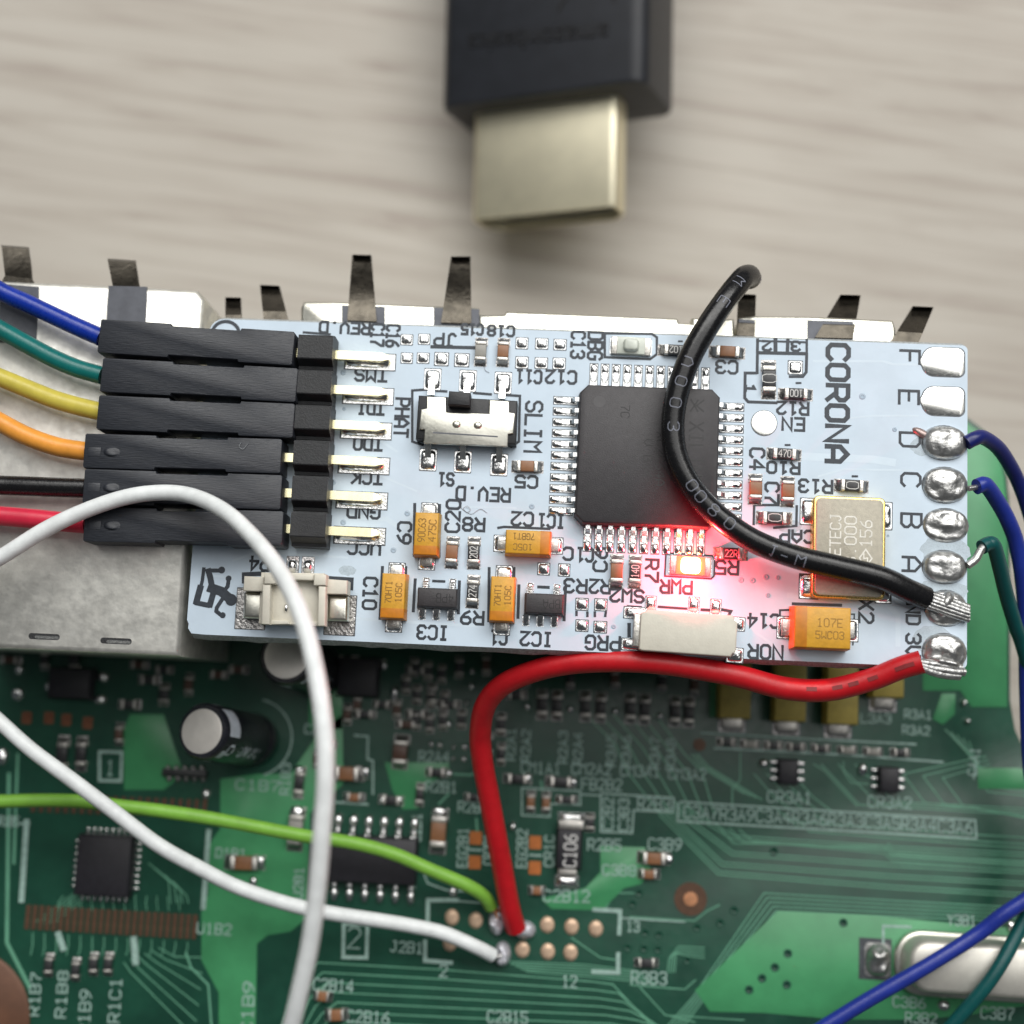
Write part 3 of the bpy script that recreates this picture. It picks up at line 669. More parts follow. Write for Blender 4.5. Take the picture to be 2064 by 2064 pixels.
for x, y in ((1901,730),(1901,809)):
    p = U(x, y, 0); k = mmpx(x, y)
    r = put('edge_pad', MB().prism(edge_pad_poly(84*k, 59*k), 0, .035, .012).mesh('edge_pad', M_TIN), board, (p.x, p.y, .004))
    put('pad_edge_shade', MB().poly(edge_pad_poly(89*k, 63*k), 0).mesh('pad_edge_shade', M_PADSHADE, 0), r, (0, 0, -.002))
for i, (x, y, w_, h_, ht, ro, m_) in enumerate([(1903,893,90,70,.75,.16,M_BLOB),(1904,978,90,73,.6,.22,M_BLOB),(1906,1059,90,68,.36,.3,M_BLOB),(1903,1143,88,67,.7,.16,M_BLOB),(1906,1226,84,72,.5,.25,M_BLOB),(1903,1315,88,76,.75,.38,M_BLOB)]):
    p = U(x, y, 0); k = mmpx(x, y)
    r = put('solder_blob', MB().dome(w_/2*k, h_/2*k, ht, p=2.5, n=40, rings=12, rough=ro, seed=i+1.3, prof=2.2).mesh('solder_blob', m_, 70), board, (p.x, p.y, .006))
    put('pad_edge_shade', MB().poly(circle((w_/2+2)*k, 28, (h_/2+2)*k), 0).mesh('pad_edge_shade', M_PADSHADE, 0), r, (0, 0, -.003))
# flux spike on the D blob
p = U(1858, 874, 0)
put('solder_spike', MB().dome(.75, .32, .3, n=16, rings=5, rough=.12, seed=4).mesh('solder_spike', mat('fluxed_solder', (.40, .31, .29), .42, .7, var=.3), 60), board, (p.x, p.y, .01), -28)

# ---- crystal X2
p = U(1712, 1103, 1.2)
cx2 = put('crystal_oscillator', MB().prism(rrect(5.02, 7.15, .42, 4), .05, 1.08, .08).mesh('crystal_oscillator', M_GILT), board, (p.x, p.y, 0), label='gold rimmed rectangular crystal oscillator')
put('lid', MB().prism(rrect(4.66, 6.8, .36, 4), 1.06, 1.2, .05).mesh('lid', M_LID), cx2)
for t_, a_, b_, h_, l_ in (('8ETECJ', -.98, .55, .72, 3.4), ('48.000', .06, .1, .78, 4.1), ('156', 1.13, 1.0, .78, 1.8)):
    mb = MB(); stext(mb, t_, a_, b_, h_, l_, 90, .1, 1.206); put('laser_marking', mb.mesh('laser_marking', M_LASER, 0), cx2)
mb = MB()
mb.ribbon([(1.13, -.1), (1.56, -.72), (1.13, -1.34), (.7, -.72)], .1, 1.206, True); mb.ribbon([(1.0, -.4), (1.0, -.75), (1.26, -.7), (1.26, -1.04)], .09, 1.209)
put('diamond_mark', mb.mesh('diamond_mark', M_LASER, 0), cx2)
for x, y, w_, h_ in ((1630,1031,32,52),(1782,1040,30,54),(1630,1182,36,48),(1780,1190,30,50)):
    k = mmpx(x, y); a = U(x, y, 0)
    put('solder_joint', solder_mesh(w_*k, h_*k, .3), cx2, (a.x-p.x, a.y-p.y, .012)); put('pad_edge_shade', edge_shade_mesh(w_*k+.15, h_*k+.15), cx2, (a.x-p.x, a.y-p.y, .002))

# ---- cream slide switch SW2
p = U(1387, 1275, 1.5)
body = [(-3.3, -1.35), (-3.1, -1.45), (3.0, -1.45), (3.15, -1.2), (3.35, -1.1), (3.35, .9), (3.15, 1.1), (3.0, 1.4), (-2.85, 1.4), (-3.3, 1.1)]
sw2 = put('slide_switch', MB().prism(body, .1, 1.5, .1).mesh('slide_switch', M_CREAM), board, (p.x, p.y, 0), -1.5, 'cream slide switch between PRG and NOR')
put('side_plate', MB().box(-3.75, -3.28, -1.2, 1.05, .1, 1.25, .05).mesh('side_plate', M_TERM), sw2)
for x, y, w_, h_ in ((1281,1238,48,22),(1484,1255,32,26),(1278,1302,48,22),(1482,1318,32,28)):
    a = U(x, y, 0); k = mmpx(x, y); put('solder_foot', solder_mesh(w_*k, h_*k, .28), sw2, (a.x-p.x, a.y-p.y, .012)); put('pad_edge_shade', edge_shade_mesh(w_*k+.12, h_*k+.12), sw2, (a.x-p.x, a.y-p.y, .002))
for x, y in ((1310,1219),(1397,1219),(1441,1222)):
    a = U(x, y, 0); k = mmpx(x, y); put('lead', solder_mesh(21*k, 31*k, .2), sw2, (a.x-p.x, a.y-p.y, .012)); put('pad_edge_shade', edge_shade_mesh(23*k, 33*k), sw2, (a.x-p.x, a.y-p.y, .002))

# ---- cream two pin connector P4
pc = U(595, 1205, 2.0)
main = [(532,1155),(557,1155),(557,1176),(567,1176),(570,1158),(630,1160),(632,1178),(645,1179),(647,1157),(658,1158),(656,1262),(610,1261),(594,1252),(580,1259),(527,1259),(530,1200)]
p4 = put('wire_socket', MB().prism([w2(x, y, .6, pc) for x, y in ((532,1156),(658,1158),(656,1262),(527,1259))][::-1], .05, 1.55, .05).mesh('wire_socket', M_CREAM), board, (pc.x, pc.y, 0), label='cream two pin socket beside the running figure')
def pq(name, pts, z0, z1, m_, bev=.06): return put(name, MB().prism([w2(x, y, z1, pc) for x, y in pts][::-1], z0, z1, bev).mesh(name, m_), p4)
pq('side_wall', ((529,1178),(545,1178),(543,1259),(527,1258)), 1.5, 2.5, M_CREAM)
pq('side_wall', ((642,1181),(657,1182),(655,1262),(640,1262)), 1.5, 2.5, M_CREAM)
pq('end_post', ((533,1155),(558,1155),(557,1177),(532,1177)), 1.5, 2.6, M_CREAM)
pq('end_post', ((633,1157),(658,1158),(657,1180),(632,1180)), 1.5, 2.6, M_CREAM)
pq('back_wall', ((558,1156),(633,1158),(633,1170),(558,1168)), 1.5, 2.3, M_CREAM)
pq('front_lip', ((543,1250),(580,1251),(583,1258),(543,1259)), 1.5, 1.9, M_CREAM, .04)
pq('front_lip', ((608,1252),(641,1253),(640,1262),(606,1261)), 1.5, 1.9, M_CREAM, .04)
pq('side_ear', ((492,1161),(532,1163),(531,1192),(490,1191)), .3, 1.9, M_CREAM)
pq('side_ear', ((658,1167),(700,1170),(699,1198),(657,1197)), .3, 1.9, M_CREAM)
for pts in (((491,1193),(530,1195),(528,1247),(489,1245)), ((660,1200),(701,1202),(700,1252),(658,1251))):
    pq('retaining_clip', pts, .15, 1.25, M_NICKEL, .22)
for x, y, w_, h_ in ((506,1227,62,84),(686,1240,64,82)):
    a = U(x, y, 0); k = mmpx(x, y)
    put('solder_pad', MB().prism(rrect(w_*k-.12, h_*k-.12, .05, 1), 0, .03).mesh('solder_pad', M_SOLDERD), p4, (a.x-pc.x, a.y-pc.y, .014)); put('pad_edge_shade', edge_shade_mesh(w_*k, h_*k), p4, (a.x-pc.x, a.y-pc.y, .002))
for x, y in ((590,1139),(621,1140)):
    a = U(x, y, 0); k = mmpx(x, y)
    put('lead', MB().prism(rrect(24*k, 34*k, .05, 1), 0, .03).dome(.36, .5, .4, 0, -.1, .03, p=3, n=18, rings=5).mesh('lead', M_SOLDER, 60), p4, (a.x-pc.x, a.y-pc.y, .014)); put('pad_edge_shade', edge_shade_mesh(26*k, 36*k), p4, (a.x-pc.x, a.y-pc.y, .002))
for x, y in ((577,1226),(612,1226)):
    a = U(x, y, 1.56); put('contact_pin', MB().dome(.17, .32, .22, p=3, n=14, rings=4).mesh('contact_pin', M_SOLDER, 60), p4, (a.x-pc.x, a.y-pc.y, 1.552))

# ================================================================== THE GREEN MAINBOARD
main_b = thing('mainboard', 'large green console mainboard with metal ports along its edge', 'circuit board', (0, 0, ZM))
def L(px, py, dz=0.): return rel(main_b, U(px, py, ZM + dz))
# outline: right hand edge is visible, the rest runs out of frame
out = [U(x, y, ZM)[:2] for x, y in ((-260, 2420), (-260, 700), (1900, 800), (1945, 838), (1985, 868), (2015, 905), (2030, 960), (2036, 1031), (2036, 1410), (2046, 1470), (2064, 1511), (2120, 1545), (2420, 1560), (2420, 2420))][::-1]
mb = MB(); mb.prism(list(out), -1.6, 0, .04); put('solder_mask', mb.mesh('solder_mask', M_PCB, 30), main_b)

# copper pours under the mask (lighter green, slightly raised)
pours = [
 [(444,1570),(520,1560),(585,1560),(640,1480),(690,1440),(692,1580),(625,1640),(620,1850),(585,1878),(540,1885),(518,1902),(515,2090),(441,2090),(441,2001),(406,1935),(406,1840),(420,1800),(420,1705),(444,1670)],
 [(262,1440),(330,1440),(370,1560),(330,1592),(250,1592),(250,1470)],
 [(776,1537),(905,1537),(905,1555),(862,1583),(842,1630),(812,1632),(790,1590)],
 [(1210,1705),(1300,1708),(1312,1758),(1292,1782),(1258,1790),(1212,1835),(1112,1832),(1090,1812),(1180,1790),(1210,1758)],
 [(1568,1836),(1760,1845),(1960,1865),(2110,1876),(2110,2020),(1960,2045),(1850,2055),(1690,2055),(1544,2042),(1431,2039),(1401,1996)],
 [(1945,850),(1985,878),(2012,910),(2024,962),(2030,1031),(2030,1425),(1958,1425),(1936,1392),(1860,1392),(1860,850)],
 [(1970,1548),(2050,1548),(2110,1560),(2110,1590),(1972,1590)],
 [(1430,1375),(1452,1375),(1452,1445),(1430,1445)],
 [(622,1380),(690,1380),(690,1470),(622,1470)],
 [(1898,1398),(1926,1398),(1924,1440),(1900,1460),(1880,1450)],
]
for q in pours: put('copper_pour', MB().prism([tuple(L(x, y)[:2]) for x, y in q], .002, .035, .02).mesh('copper_pour', M_POUR, 30), main_b)

# traces under the mask
tr = MB()
def trace(pts, w=3.2): 
    k = mmpx(pts[0][0], pts[0][1], ZM); ZK[0] = (ZK[0] + 1) % 7
    tr.ribbon([tuple(L(x, y)[:2]) for x, y in pts], w*k*.8, .012 + .0025*ZK[0])
# right hand bundles
for i in range(5):
    d = 7*i
    trace([(1330+9*i, 2085), (1396+8*i, 2010-2*i), (1540+6*i, 1800+d+2*i), (1800, 1815+d+1*i), (2110, 1832+d)], 3)
for g, (y0, xb, yb) in enumerate(((1766, 1450, 1756), (1745, 1457, 1738), (1723, 1478, 1717), (1690, 1478, 1684))):
    for s_ in range(2):
        e = 7*s_
        trace([(1332+12*g-e*.4, 1636+e-6*g), (xb-e*.4, yb+e), (1800, y0+19+e-g), (2110, y0+37+e-2*g)], 2.8)
for i, y0 in enumerate((1655, 1668, 1676)):
    trace([(1560+20*i, y0-30), (1590+20*i, y0), (1965, y0+27), (2110, y0+36)], 2.6)
trace([(1790,1700),(1802,1718),(2110,1738)], 2.8); trace([(1786,1706),(1797,1724),(2110,1746)], 2.8)
for i in range(6):
    trace([(1975+4*i, 1500+8*i), (1700+40*i, 1548+4*i), (1750+38*i, 1612+2*i), (2110, 1634+5*i)] if i > 2 else [(1655+34*i, 1540), (1732+36*i, 1622-3*i), (2110, 1646-7*i)], 2.6)
for i in range(6): trace([(1180+28*i, 1440), (1240+28*i, 1500+4*i), (1265+30*i, 1556), (1330+22*i, 1640)], 3.4)
for i in range(4): trace([(1392+5*i, 1520), (1410+6*i, 1545), (1500+12*i, 1600+4*i)], 2.6)
trace([(1492,1516),(1492,1572),(1476,1590),(1476,1625)], 3); trace([(1700,1535),(1700,1555),(1716,1578),(1750,1580)], 2.6); trace([(1640,1540),(1660,1552),(1728,1625)], 2.6)
for i in range(4): trace([(1520+26*i, 1560), (1560+26*i, 1606), (1600+26*i, 1636)], 2.6)
for i in range(5): trace([(1905+12*i, 1470+6*i), (1990, 1560+9*i), (2110, 1572+9*i)], 2.6)
for i in range(3): trace([(1450+20*i, 1668+2*i), (1478+20*i, 1700-2*i), (1780, 1706+7*i), (1800, 1722+7*i), (2110, 1742+8*i)], 2.4)
trace([(1640,1640),(1660,1655)], 2.6)
# under the pin field
for i in range(7): trace([(560+14*i, 2090), (600+12*i, 1980+16*i), (640+10*i, 1940+20*i), (900, 1955+19*i), (1190+8*i, 1978+17*i), (1235+12*i, 1984+18*i), (1330+10*i, 2085)], 3.2)
for i in range(5): trace([(1020+10*i, 1938+5*i), (1180, 1944+6*i), (1290+8*i, 1958+6*i)], 2.6)
trace([(1152,1890),(1210,1930),(1250,1936)], 3); trace([(1270,1848),(1400,1856),(1425,1836),(1450,1824)], 3); trace([(1270,1985),(1380,1994),(1402,1975)], 3)
for i in range(4): trace([(1345+5*i,1960),(1348+5*i,1932-4*i),(1368+3*i,1907+6*i),(1420,1910+7*i)], 2.4)
trace([(1215,1838),(1240,1800),(1290,1800)], 3); trace([(1290,1990),(1340,2045),(1400,2060)], 3); trace([(1340,2046),(1500,2056)], 2.6)
# left
for i in range(6): trace([(250+14*i, 1940-6*i), (262+18*i, 1958-6*i), (392+4*i, 2090-32*i)], 2.6)
for i in range(4): trace([(300+16*i, 1740+12*i), (340+12*i, 1775+10*i), (344+12*i, 1820)], 2.8)
for i in range(14): trace([(66+24*i, 1880+1.5*i), (66+24*i, 1905+5*(i % 3)), (62+24*i, 1925)], 2.4)
for i in range(12): trace([(120+22*i, 1835), (118+22*i, 1818-4*(i % 4)), (128+21*i, 1806)], 2.2)
trace([(18,1560),(14,1900),(60,1990)], 9); trace([(36,1520),(28,1740)], 7); trace([(375,1920),(385,1950),(420,1985),(428,2090)], 5)
for i in range(5): trace([(150+9*i,1800),(70+10*i,1860)], 2.2)
trace([(960,1650),(962,1676)], 5); trace([(1090,1575),(1096,1600)], 5); trace([(905,1560),(950,1562),(975,1545)], 5); trace([(885,1620),(905,1600)], 5)
o = put('copper_trace', tr.mesh('copper_trace', M_TRACE, 0), main_b); o['kind'] = 'stuff'

# pale lettering and outlines (pointed letter A on this board)
G['A'] = [[(0,0),(2,6),(4,0)],[(.9,2),(3.1,2)]]
s2 = MB()
T2 = [('CR3A1',1591,1607,22,88,-3),('CR3A2',1793,1617,22,86,-3),('C3A7R3A9C3A4R3A6R3A3C3A5R3A4C3A6',1668,1652,24,580,-3.4),('FB2B2',1213,1581,22,80,-2),('CM1A1',1090,1548,21,78,-2),('CM2A2',1192,1550,21,78,-2),('CM3A1',1290,1554,21,78,-2),('CM3A2',1385,1560,21,74,-2),
 ('R2B3',1318,1620,24,64,-2),('C2B2',1226,1640,20,62,88),('C3B3',1257,1642,20,62,88),('R2B5',1218,1703,22,66,-2),('C3B9',1340,1702,22,66,-2),('C3B8',1248,1754,20,66,-2),('C2B12',1142,1806,22,92,-1),('J2B1',820,1909,20,64,-4),('R3B3',1308,1971,24,70,-2),
 ('13',1276,1867,20,24,-2),('12',1148,1978,22,28,-2),('2',894,1957,22,15,-2),('2',714,1890,40,24,-3),('C2B14',672,1986,22,80,-4),('C2B15',1023,2050,22,80,-2),('C2B16',742,2050,22,84,-3),
 ('R2B1',890,1586,20,62,-2),('R2B4',954,1627,20,60,-2),('EG2B1',933,1708,20,76,88),('EG2B2',1052,1710,20,74,88),('CR2B1',984,1712,18,58,88),('CR1C',1107,1715,18,60,88),('R2A4',875,1525,20,60,-2),
 ('Y3B1',1938,1855,20,56,-2),('C3B6',1832,2020,20,64,-3),('C3B7',2010,2042,22,66,-3),('R3B2',1856,2052,20,62,-3),('CAA1',1962,1535,18,54,80),('R3A1',1850,1440,17,54,-3),('R3A2',1846,1472,17,54,-3),('L3A3',1765,1448,18,60,-2),
 ('C1B7',520,1583,19,88,-3),('U1B2',432,1872,20,68,-3),('D1B1',466,1720,18,60,-3),('C2B1',840,1668,18,54,88),('C2A4',640,1470,18,50,-3),('R1B3',575,1570,18,60,88),('U2B1',602,1780,18,60,88),
 ('R1B7',71,2004,20,80,88),('R1B8',125,2004,20,88,88),('R1B9',171,2040,22,84,88),('R1C1',232,2016,22,84,88),('C1B9',500,2030,22,96,88),('R1B5',18,1655,18,40,-3),('1',223,1548,28,14,-3)]
for i, x in enumerate((1030, 1060, 1135, 1165, 1232, 1262, 1320, 1352)): T2.append(('R' + str(2 + i//4) + 'A' + str(1 + i), x, 1500 + 3*i, 17, 62, 88))
for t, x, y, h, l, r in T2:
    k = mmpx(x, y, ZM); q = L(x, y); letter(main_b, M_SILK2, lambda q_: stext(q_, t, q.x, q.y, h*k, l*k, r + 3, 3.0*k, .055))
def box2(pts, w_): 
    k = mmpx(pts[0][0], pts[0][1], ZM); ZK[0] = (ZK[0]+1) % 7; s2 = MB(); s2.ribbon([tuple(L(x, y)[:2]) for x, y in pts], w_*k, .055 + .0025*ZK[0]); put('printed_line', s2.mesh('printed_line', M_SILK2, 0), main_b)
for pts, w_ in [([(1372,1616),(1965,1653),(1968,1690),(1366,1655),(1367,1618)],4),([(1211,1599),(1358,1608),(1356,1637),(1277,1633),(1274,1679),(1211,1676),(1211,1601)],3.5),
 ([(1052,1588),(1169,1594),(1170,1622),(1110,1620),(1108,1646),(1052,1643),(1052,1590)],3),([(1172,1601),(1209,1603)],3),
 ([(862,1860),(863,1814),(922,1814)],8),([(1197,1833),(1250,1836),(1248,1882)],8),([(857,1896),(857,1936),(910,1940)],8),([(1195,1958),(1246,1960),(1246,1922)],8),
 ([(693,1862),(741,1863),(739,1930),(692,1929),(693,1864)],7),([(201,1515),(246,1516),(244,1574),(201,1573),(201,1517)],6),
 ([(1413,1477),(1620,1489),(1845,1500)],4),([(1440,1508),(1700,1521),(1900,1536)],4),([(54,1655),(44,1815)],11),([(421,1675),(410,1830)],10),([(60,1660),(42,1660)],4),
 ([(118,1882),(128,1912)],12),([(270,1892),(274,1940)],13),([(676,1617),(742,1621)],4),([(838,1690),(836,1790)],4),([(846,1738),(862,1780),(900,1794),(960,1798)],3),([(715,1482),(742,1484),(741,1530),(752,1533),(752,1600)],4),
 ([(925,1816),(1000,1822)],3),([(1250,1850),(1380,1858)],3),([(1835,1868),(1780,1866),(1780,1900)],5),([(1966,1540),(1962,1570)],3)]: box2(pts, w_)
# round silkscreen ring at the capacitor foot
k = mmpx(515, 1485, ZM); q = L(512, 1487)
for a0 in (0,): s2.ribbon([(q.x + 3.1*math.cos(a*.1745), q.y + 3.1*math.sin(a*.1745)) for a in range(-7, 9)], .14, .06)
put('printed_ring', s2.mesh('printed_ring', M_SILK2, 0), main_b)

# ---- small parts on the mainboard
def blob(px, py, rx, ry, h=.35, m_=None, name='solder_blob', z=.02, n=16):
    k = mmpx(px, py, ZM); key = ('blob', round(rx), round(ry), (m_ or M_SOLDERD).name, h)
    me = cached(key, lambda: MB().dome(rx*k, ry*k, h, p=2.3, n=n, rings=6, rough=.08, seed=rx*.3+ry).mesh(name, m_ or M_SOLDERD, 70))
    return put(name, me, main_b, L(px, py, z))
def mtt(px, py, l, w_, rot, m_, name, ht=.6, text=None, label=None): return two_terminal(main_b, px, py, l, w_, rot + .5, ZM + .02, m_, name, ht, text, label)
for x, y, rx, ry in [(39,1350,9,11),(36,1399,13,13),(103,1384,13,11),(208,1365,14,11),(203,1410,14,11),(774,1340,8,13),(747,1396,10,13),(795,1398,9,17),(903,1460,9,9),(952,1353,6,7),(950,1384,6,8),(942,1418,5,8),
  (869,1500,6,7),(887,1502,7,7),(915,1506,5,6),(937,1506,8,8),(914,1529,5,6),(935,1530,7,7),(416,1600,10,12),(5,1525,13,18),(604,1551,11,9),(598,1640,17,17),(737,1559,10,16),(526,1739,11,16),(886,1637,18,12),(905,1559,9,10),(511,1777,9,11),
  (1063,1425,8,8),(1149,1430,8,8),(1240,1434,8,8),(1330,1444,8,8),(913,1797,10,10),(1539,1538,11,10),(1738,1551,10,13),(1348,1731,10,12),(1034,1665,8,10),(1064,1568,8,14),(1156,1577,10,11),(2038,1867,10,12),(806,1613,8,11),(771,1613,8,9),(1902,2026,14,12),(1943,1416,7,7),(1950,1453,7,6)]:
    blob(x, y, rx, ry, .4, M_SOLDER)
for x, y in ((54,1447),(99,1447),(134,1451),(177,1457)):
    k = mmpx(x, y, ZM); put('copper_pad', cached('cpad', lambda: MB().prism(rrect(20*k, 24*k, .1, 2), 0, .04).mesh('copper_pad', mat('shaded_copper_pad', (.17, .06, .025), .5, .2, var=.2))), main_b, L(x, y, .01))  # copper darkened, the port shell's shadow is put into the colour
for x, y in ((959,1689),(957,1738),(1079,1698),(1078,1749)):
    k = mmpx(x, y, ZM); put('copper_pad', cached('cpad2', lambda: MB().prism(rrect(24*k, 26*k, .08, 2), 0, .05).mesh('copper_pad', M_ORANGE)), main_b, L(x, y, .04), .5)
# gaps marked between the pads
for x, y in ((958,1713),(1079,1724)):
    put('solder_bar', cached('sbar', lambda: MB().prism(rrect(1.0, .16, .05, 2), 0, .06).mesh('solder_bar', M_SILK2)), main_b, L(x, y, .05))
# comb of bare copper fingers
for i in range(26):
    t = i/25; x = 56 + 336*t; y = 1848 + 20*t; k = mmpx(x, y, ZM)
    put('copper_finger', cached('finger', lambda: MB().prism(rrect(9.4*k, 47*k, .05, 1), 0, .04).mesh('copper_finger', M_COPPERD)), main_b, L(x, y, .04), -1)
for i in range(22):
    t = i/21; x = 68 + 344*t; y = 1618 + 12*t; k = mmpx(x, y, ZM)
    put('copper_finger', cached('finger2', lambda: MB().prism(rrect(9*k, 36*k, .05, 1), 0, .04).mesh('copper_finger', M_COPPERD)), main_b, L(x, y, .04), -1)
# four groups of paired resistors in the shade of the white board
for x, y in ((1093,1420),(1123,1422),(1180,1424),(1211,1426),(1271,1428),(1300,1430),(1361,1434),(1389,1436)): mtt(x, y, 62, 22, 90, M_RES, 'chip_resistor', .45)
mtt(125, 1522, 78, 24, 90, M_RES, 'chip_resistor', .45); mtt(163, 1520, 70, 22, 90, M_RES, 'chip_resistor', .45)
mtt(807, 1516, 70, 32, 88, M_MLCCD, 'ceramic_capacitor', .9, label='dark brown ceramic capacitor')
mtt(699, 1559, 72, 30, -1, M_MLCC, 'ceramic_capacitor', .7); mtt(492, 1739, 84, 30, 0, M_MLCC, 'ceramic_capacitor', .7)
mtt(596, 1672, 88, 32, 88, M_MLCCG, 'ceramic_capacitor', .7); mtt(884, 1676, 92, 34, 88, M_MLCC, 'ceramic_capacitor', .8)
mtt(603, 1578, 66, 22, 88, M_RES, 'chip_resistor', .45); mtt(788, 1613, 52, 20, -1, M_RES, 'chip_resistor', .4); mtt(846, 1602, 48, 18, 88, M_RES, 'chip_resistor', .4)
mtt(880, 1557, 46, 20, -1, M_RES, 'chip_resistor', .4); mtt(955, 1607, 40, 16, 0, M_RES, 'chip_resistor', .4); mtt(714, 1607, 44, 18, 0, M_MLCC, 'ceramic_capacitor', .4)
mtt(1043, 1570, 58, 20, -1, M_RES, 'chip_resistor', .5); mtt(1130, 1576, 62, 22, -1, M_RES, 'chip_resistor', .5)
mtt(1070, 1616, 44, 18, 90, M_MLCC, 'ceramic_capacitor', .45); mtt(1101, 1618, 44, 18, 90, M_MLCC, 'ceramic_capacitor', .45); mtt(1142, 1612, 44, 16, 0, M_RES, 'chip_resistor', .4)
mtt(1318, 1730, 68, 26, 0, M_MLCC, 'ceramic_capacitor', .7); mtt(1308, 1762, 46, 20, 0, M_MLCC, 'ceramic_capacitor', .5); mtt(1189, 1658, 38, 20, 90, M_RES, 'chip_resistor', .4)
mtt(1303, 1941, 50, 18, 0, M_RES, 'chip_resistor', .4); mtt(1082, 1795, 36, 18, 0, M_MLCC, 'ceramic_capacitor', .4); mtt(650, 2008, 40, 20, -5, M_MLCC, 'ceramic_capacitor', .5); mtt(678, 2046, 48, 24, 3, M_MLCC, 'ceramic_capacitor', .5)
for x, y in ((98,1946),(152,1955),(188,1944),(218,1944)): mtt(x, y, 46, 18, 90, M_RES, 'chip_resistor', .4)
for x, y in ((1465,1496),(1512,1500),(1559,1503),(1605,1506),(1655,1509),(1708,1512),(1760,1515),(1815,1517)): mtt(x, y, 40, 17, -1, M_RES if x % 2 else M_MLCCG, 'chip_resistor' if x % 2 else 'ceramic_capacitor', .4)
for x, y in ((700,1330),(840,1350),(870,1400),(840,1440),(690,1345),(300,1370),(260,1420),(330,1400),(150,1330),(1010,1460),(1040,1400)): mtt(x, y, 46, 20, 90 if x % 4 else 0, M_RES, 'chip_resistor', .45)
for x, y in ((640,1420),(655,1450),(720,1420),(735,1440),(770,1420),(800,1430),(820,1460),(700,1440),(660,1500),(640,1530),(280,1340),(330,1350),(380,1380),(90,1330),(20,1330),(440,1360),(480,1350),(240,1480),(980,1340),(1010,1390),(905,1420),(925,1345),(1060,1362),(1150,1366),(1240,1368),(1335,1372),(1400,1380),(985,1500),(1010,1520)):
    mtt(x, y, 38 + (x*7 % 11), 17, 90 if (x + y) % 3 else 0, M_RES if x % 4 else M_MLCCD, 'chip_resistor' if x % 4 else 'ceramic_capacitor', .45)
# black power transistor hiding under the board edge
p = L(725, 1365); put('power_transistor', MB().prism(rrect(3.4, 3.2, .1, 1), .1, 1.3, .12, taper=.1).mesh('power_transistor', M_CHIP2), main_b, p)
for x, y in ((835,1345),(862,1352),(890,1358),(840,1400),(868,1408),(896,1412),(838,1452),(866,1458),(893,1452),(930,1450),(818,1380)): mtt(x, y, 40, 18, 90, M_RES, 'chip_resistor', .45)
p = L(150, 1378); put('power_transistor', MB().prism(rrect(3.6, 2.6, .1, 1), .1, 1.3, .12, taper=.1).mesh('power_transistor', M_CHIP2), main_b, p)
# olive tantalum row under the red wire
for x, y in ((1483,1404),(1594,1410),(1699,1416),(1791,1362)):
    tantalum(main_b, x, y - 22, 134, 66, 90, ZM + .02, None, 0, ht=1.9, bm=M_TANTOLD, padx=.9, padw=.8, kind='d')

# QFP chip on the left
def mlead(w_=.2, l=.6): return cached(('ml', w_, l), lambda: MB().prism(rrect(l, w_, .04, 1), 0, .14, .03).dome(l*.3, w_*.5, .1, l*.2, 0, .1, p=3, n=10, rings=3).mesh('lead', M_SOLDER, 50))
def chip_on_main(name, px, py, wpx, hpx, ht, label, sides, ld):
    k = mmpx(px, py, ZM + ht); q = rel(main_b, U(px, py, ZM + ht)); W, H = wpx*k, hpx*k
    r = put(name, MB().prism(rrect(W, H, .1, 1), .08, ht, .1, taper=.06).mesh(name, M_CHIP2), main_b, (q.x, q.y, .02), 0, label)
    for side, cnt, pitch in sides:
        for i in range(cnt):
            t = (i - (cnt-1)/2)*pitch
            if side == 'r': put('lead', ld, r, (W/2 + .18, t, .0), 0)
            if side == 'l': put('lead', ld, r, (-W/2 - .18, t, .0), 180)
            if side == 't': put('lead', ld, r, (t, H/2 + .18, .0), 90)
            if side == 'b': put('lead', ld, r, (t, -H/2 - .18, .0), 270)
    return r
chip_on_main('square_chip', 207, 1746, 112, 120, 1.1, 'square black chip with fine pins on four sides', (('r', 8, .5), ('t', 8, .5), ('l', 8, .5), ('b', 8, .5)), mlead(.22, .6))
def soic_lead():
    mb = MB(); mb.dome(.66, .36, .5, .85, 0, .02, p=2.4, n=16, rings=6); mb.hexa([(-.2, -.2, .5), (.3, -.2, .12), (.3, .2, .12), (-.2, .2, .5)], [(-.2, -.2, .72), (.36, -.2, .4), (.36, .2, .4), (-.2, .2, .72)])
    mb.dome(.34, .3, .34, .12, 0, .4, p=2.4, n=14, rings=4)
    return mb.mesh('lead', M_SOLDER, 60)
chip_on_main('driver_chip', 735, 1734, 208, 92, 1.5, 'long black fourteen pin chip under the lime wire', (('t', 7, 1.22), ('b', 7, 1.22)), soic_lead())
for x, y in ((1590,1556),(1794,1572)):
    chip_on_main('protection_chip', x, y, 42, 52, .9, None, (('r', 3, .64), ('l', 3, .64)), mlead(.34, .62))
for i in range(5): blob(339 + 17*i, 1549, 6, 7, .3, M_SOLDERD); blob(341 + 17*i, 1569, 6, 8, .3, M_SOLDERD)
p = L(374, 1558); put('resistor_array', MB().prism(rrect(3.6, .62, .05, 1), .05, .5, .05).mesh('resistor_array', M_RES), main_b, p)
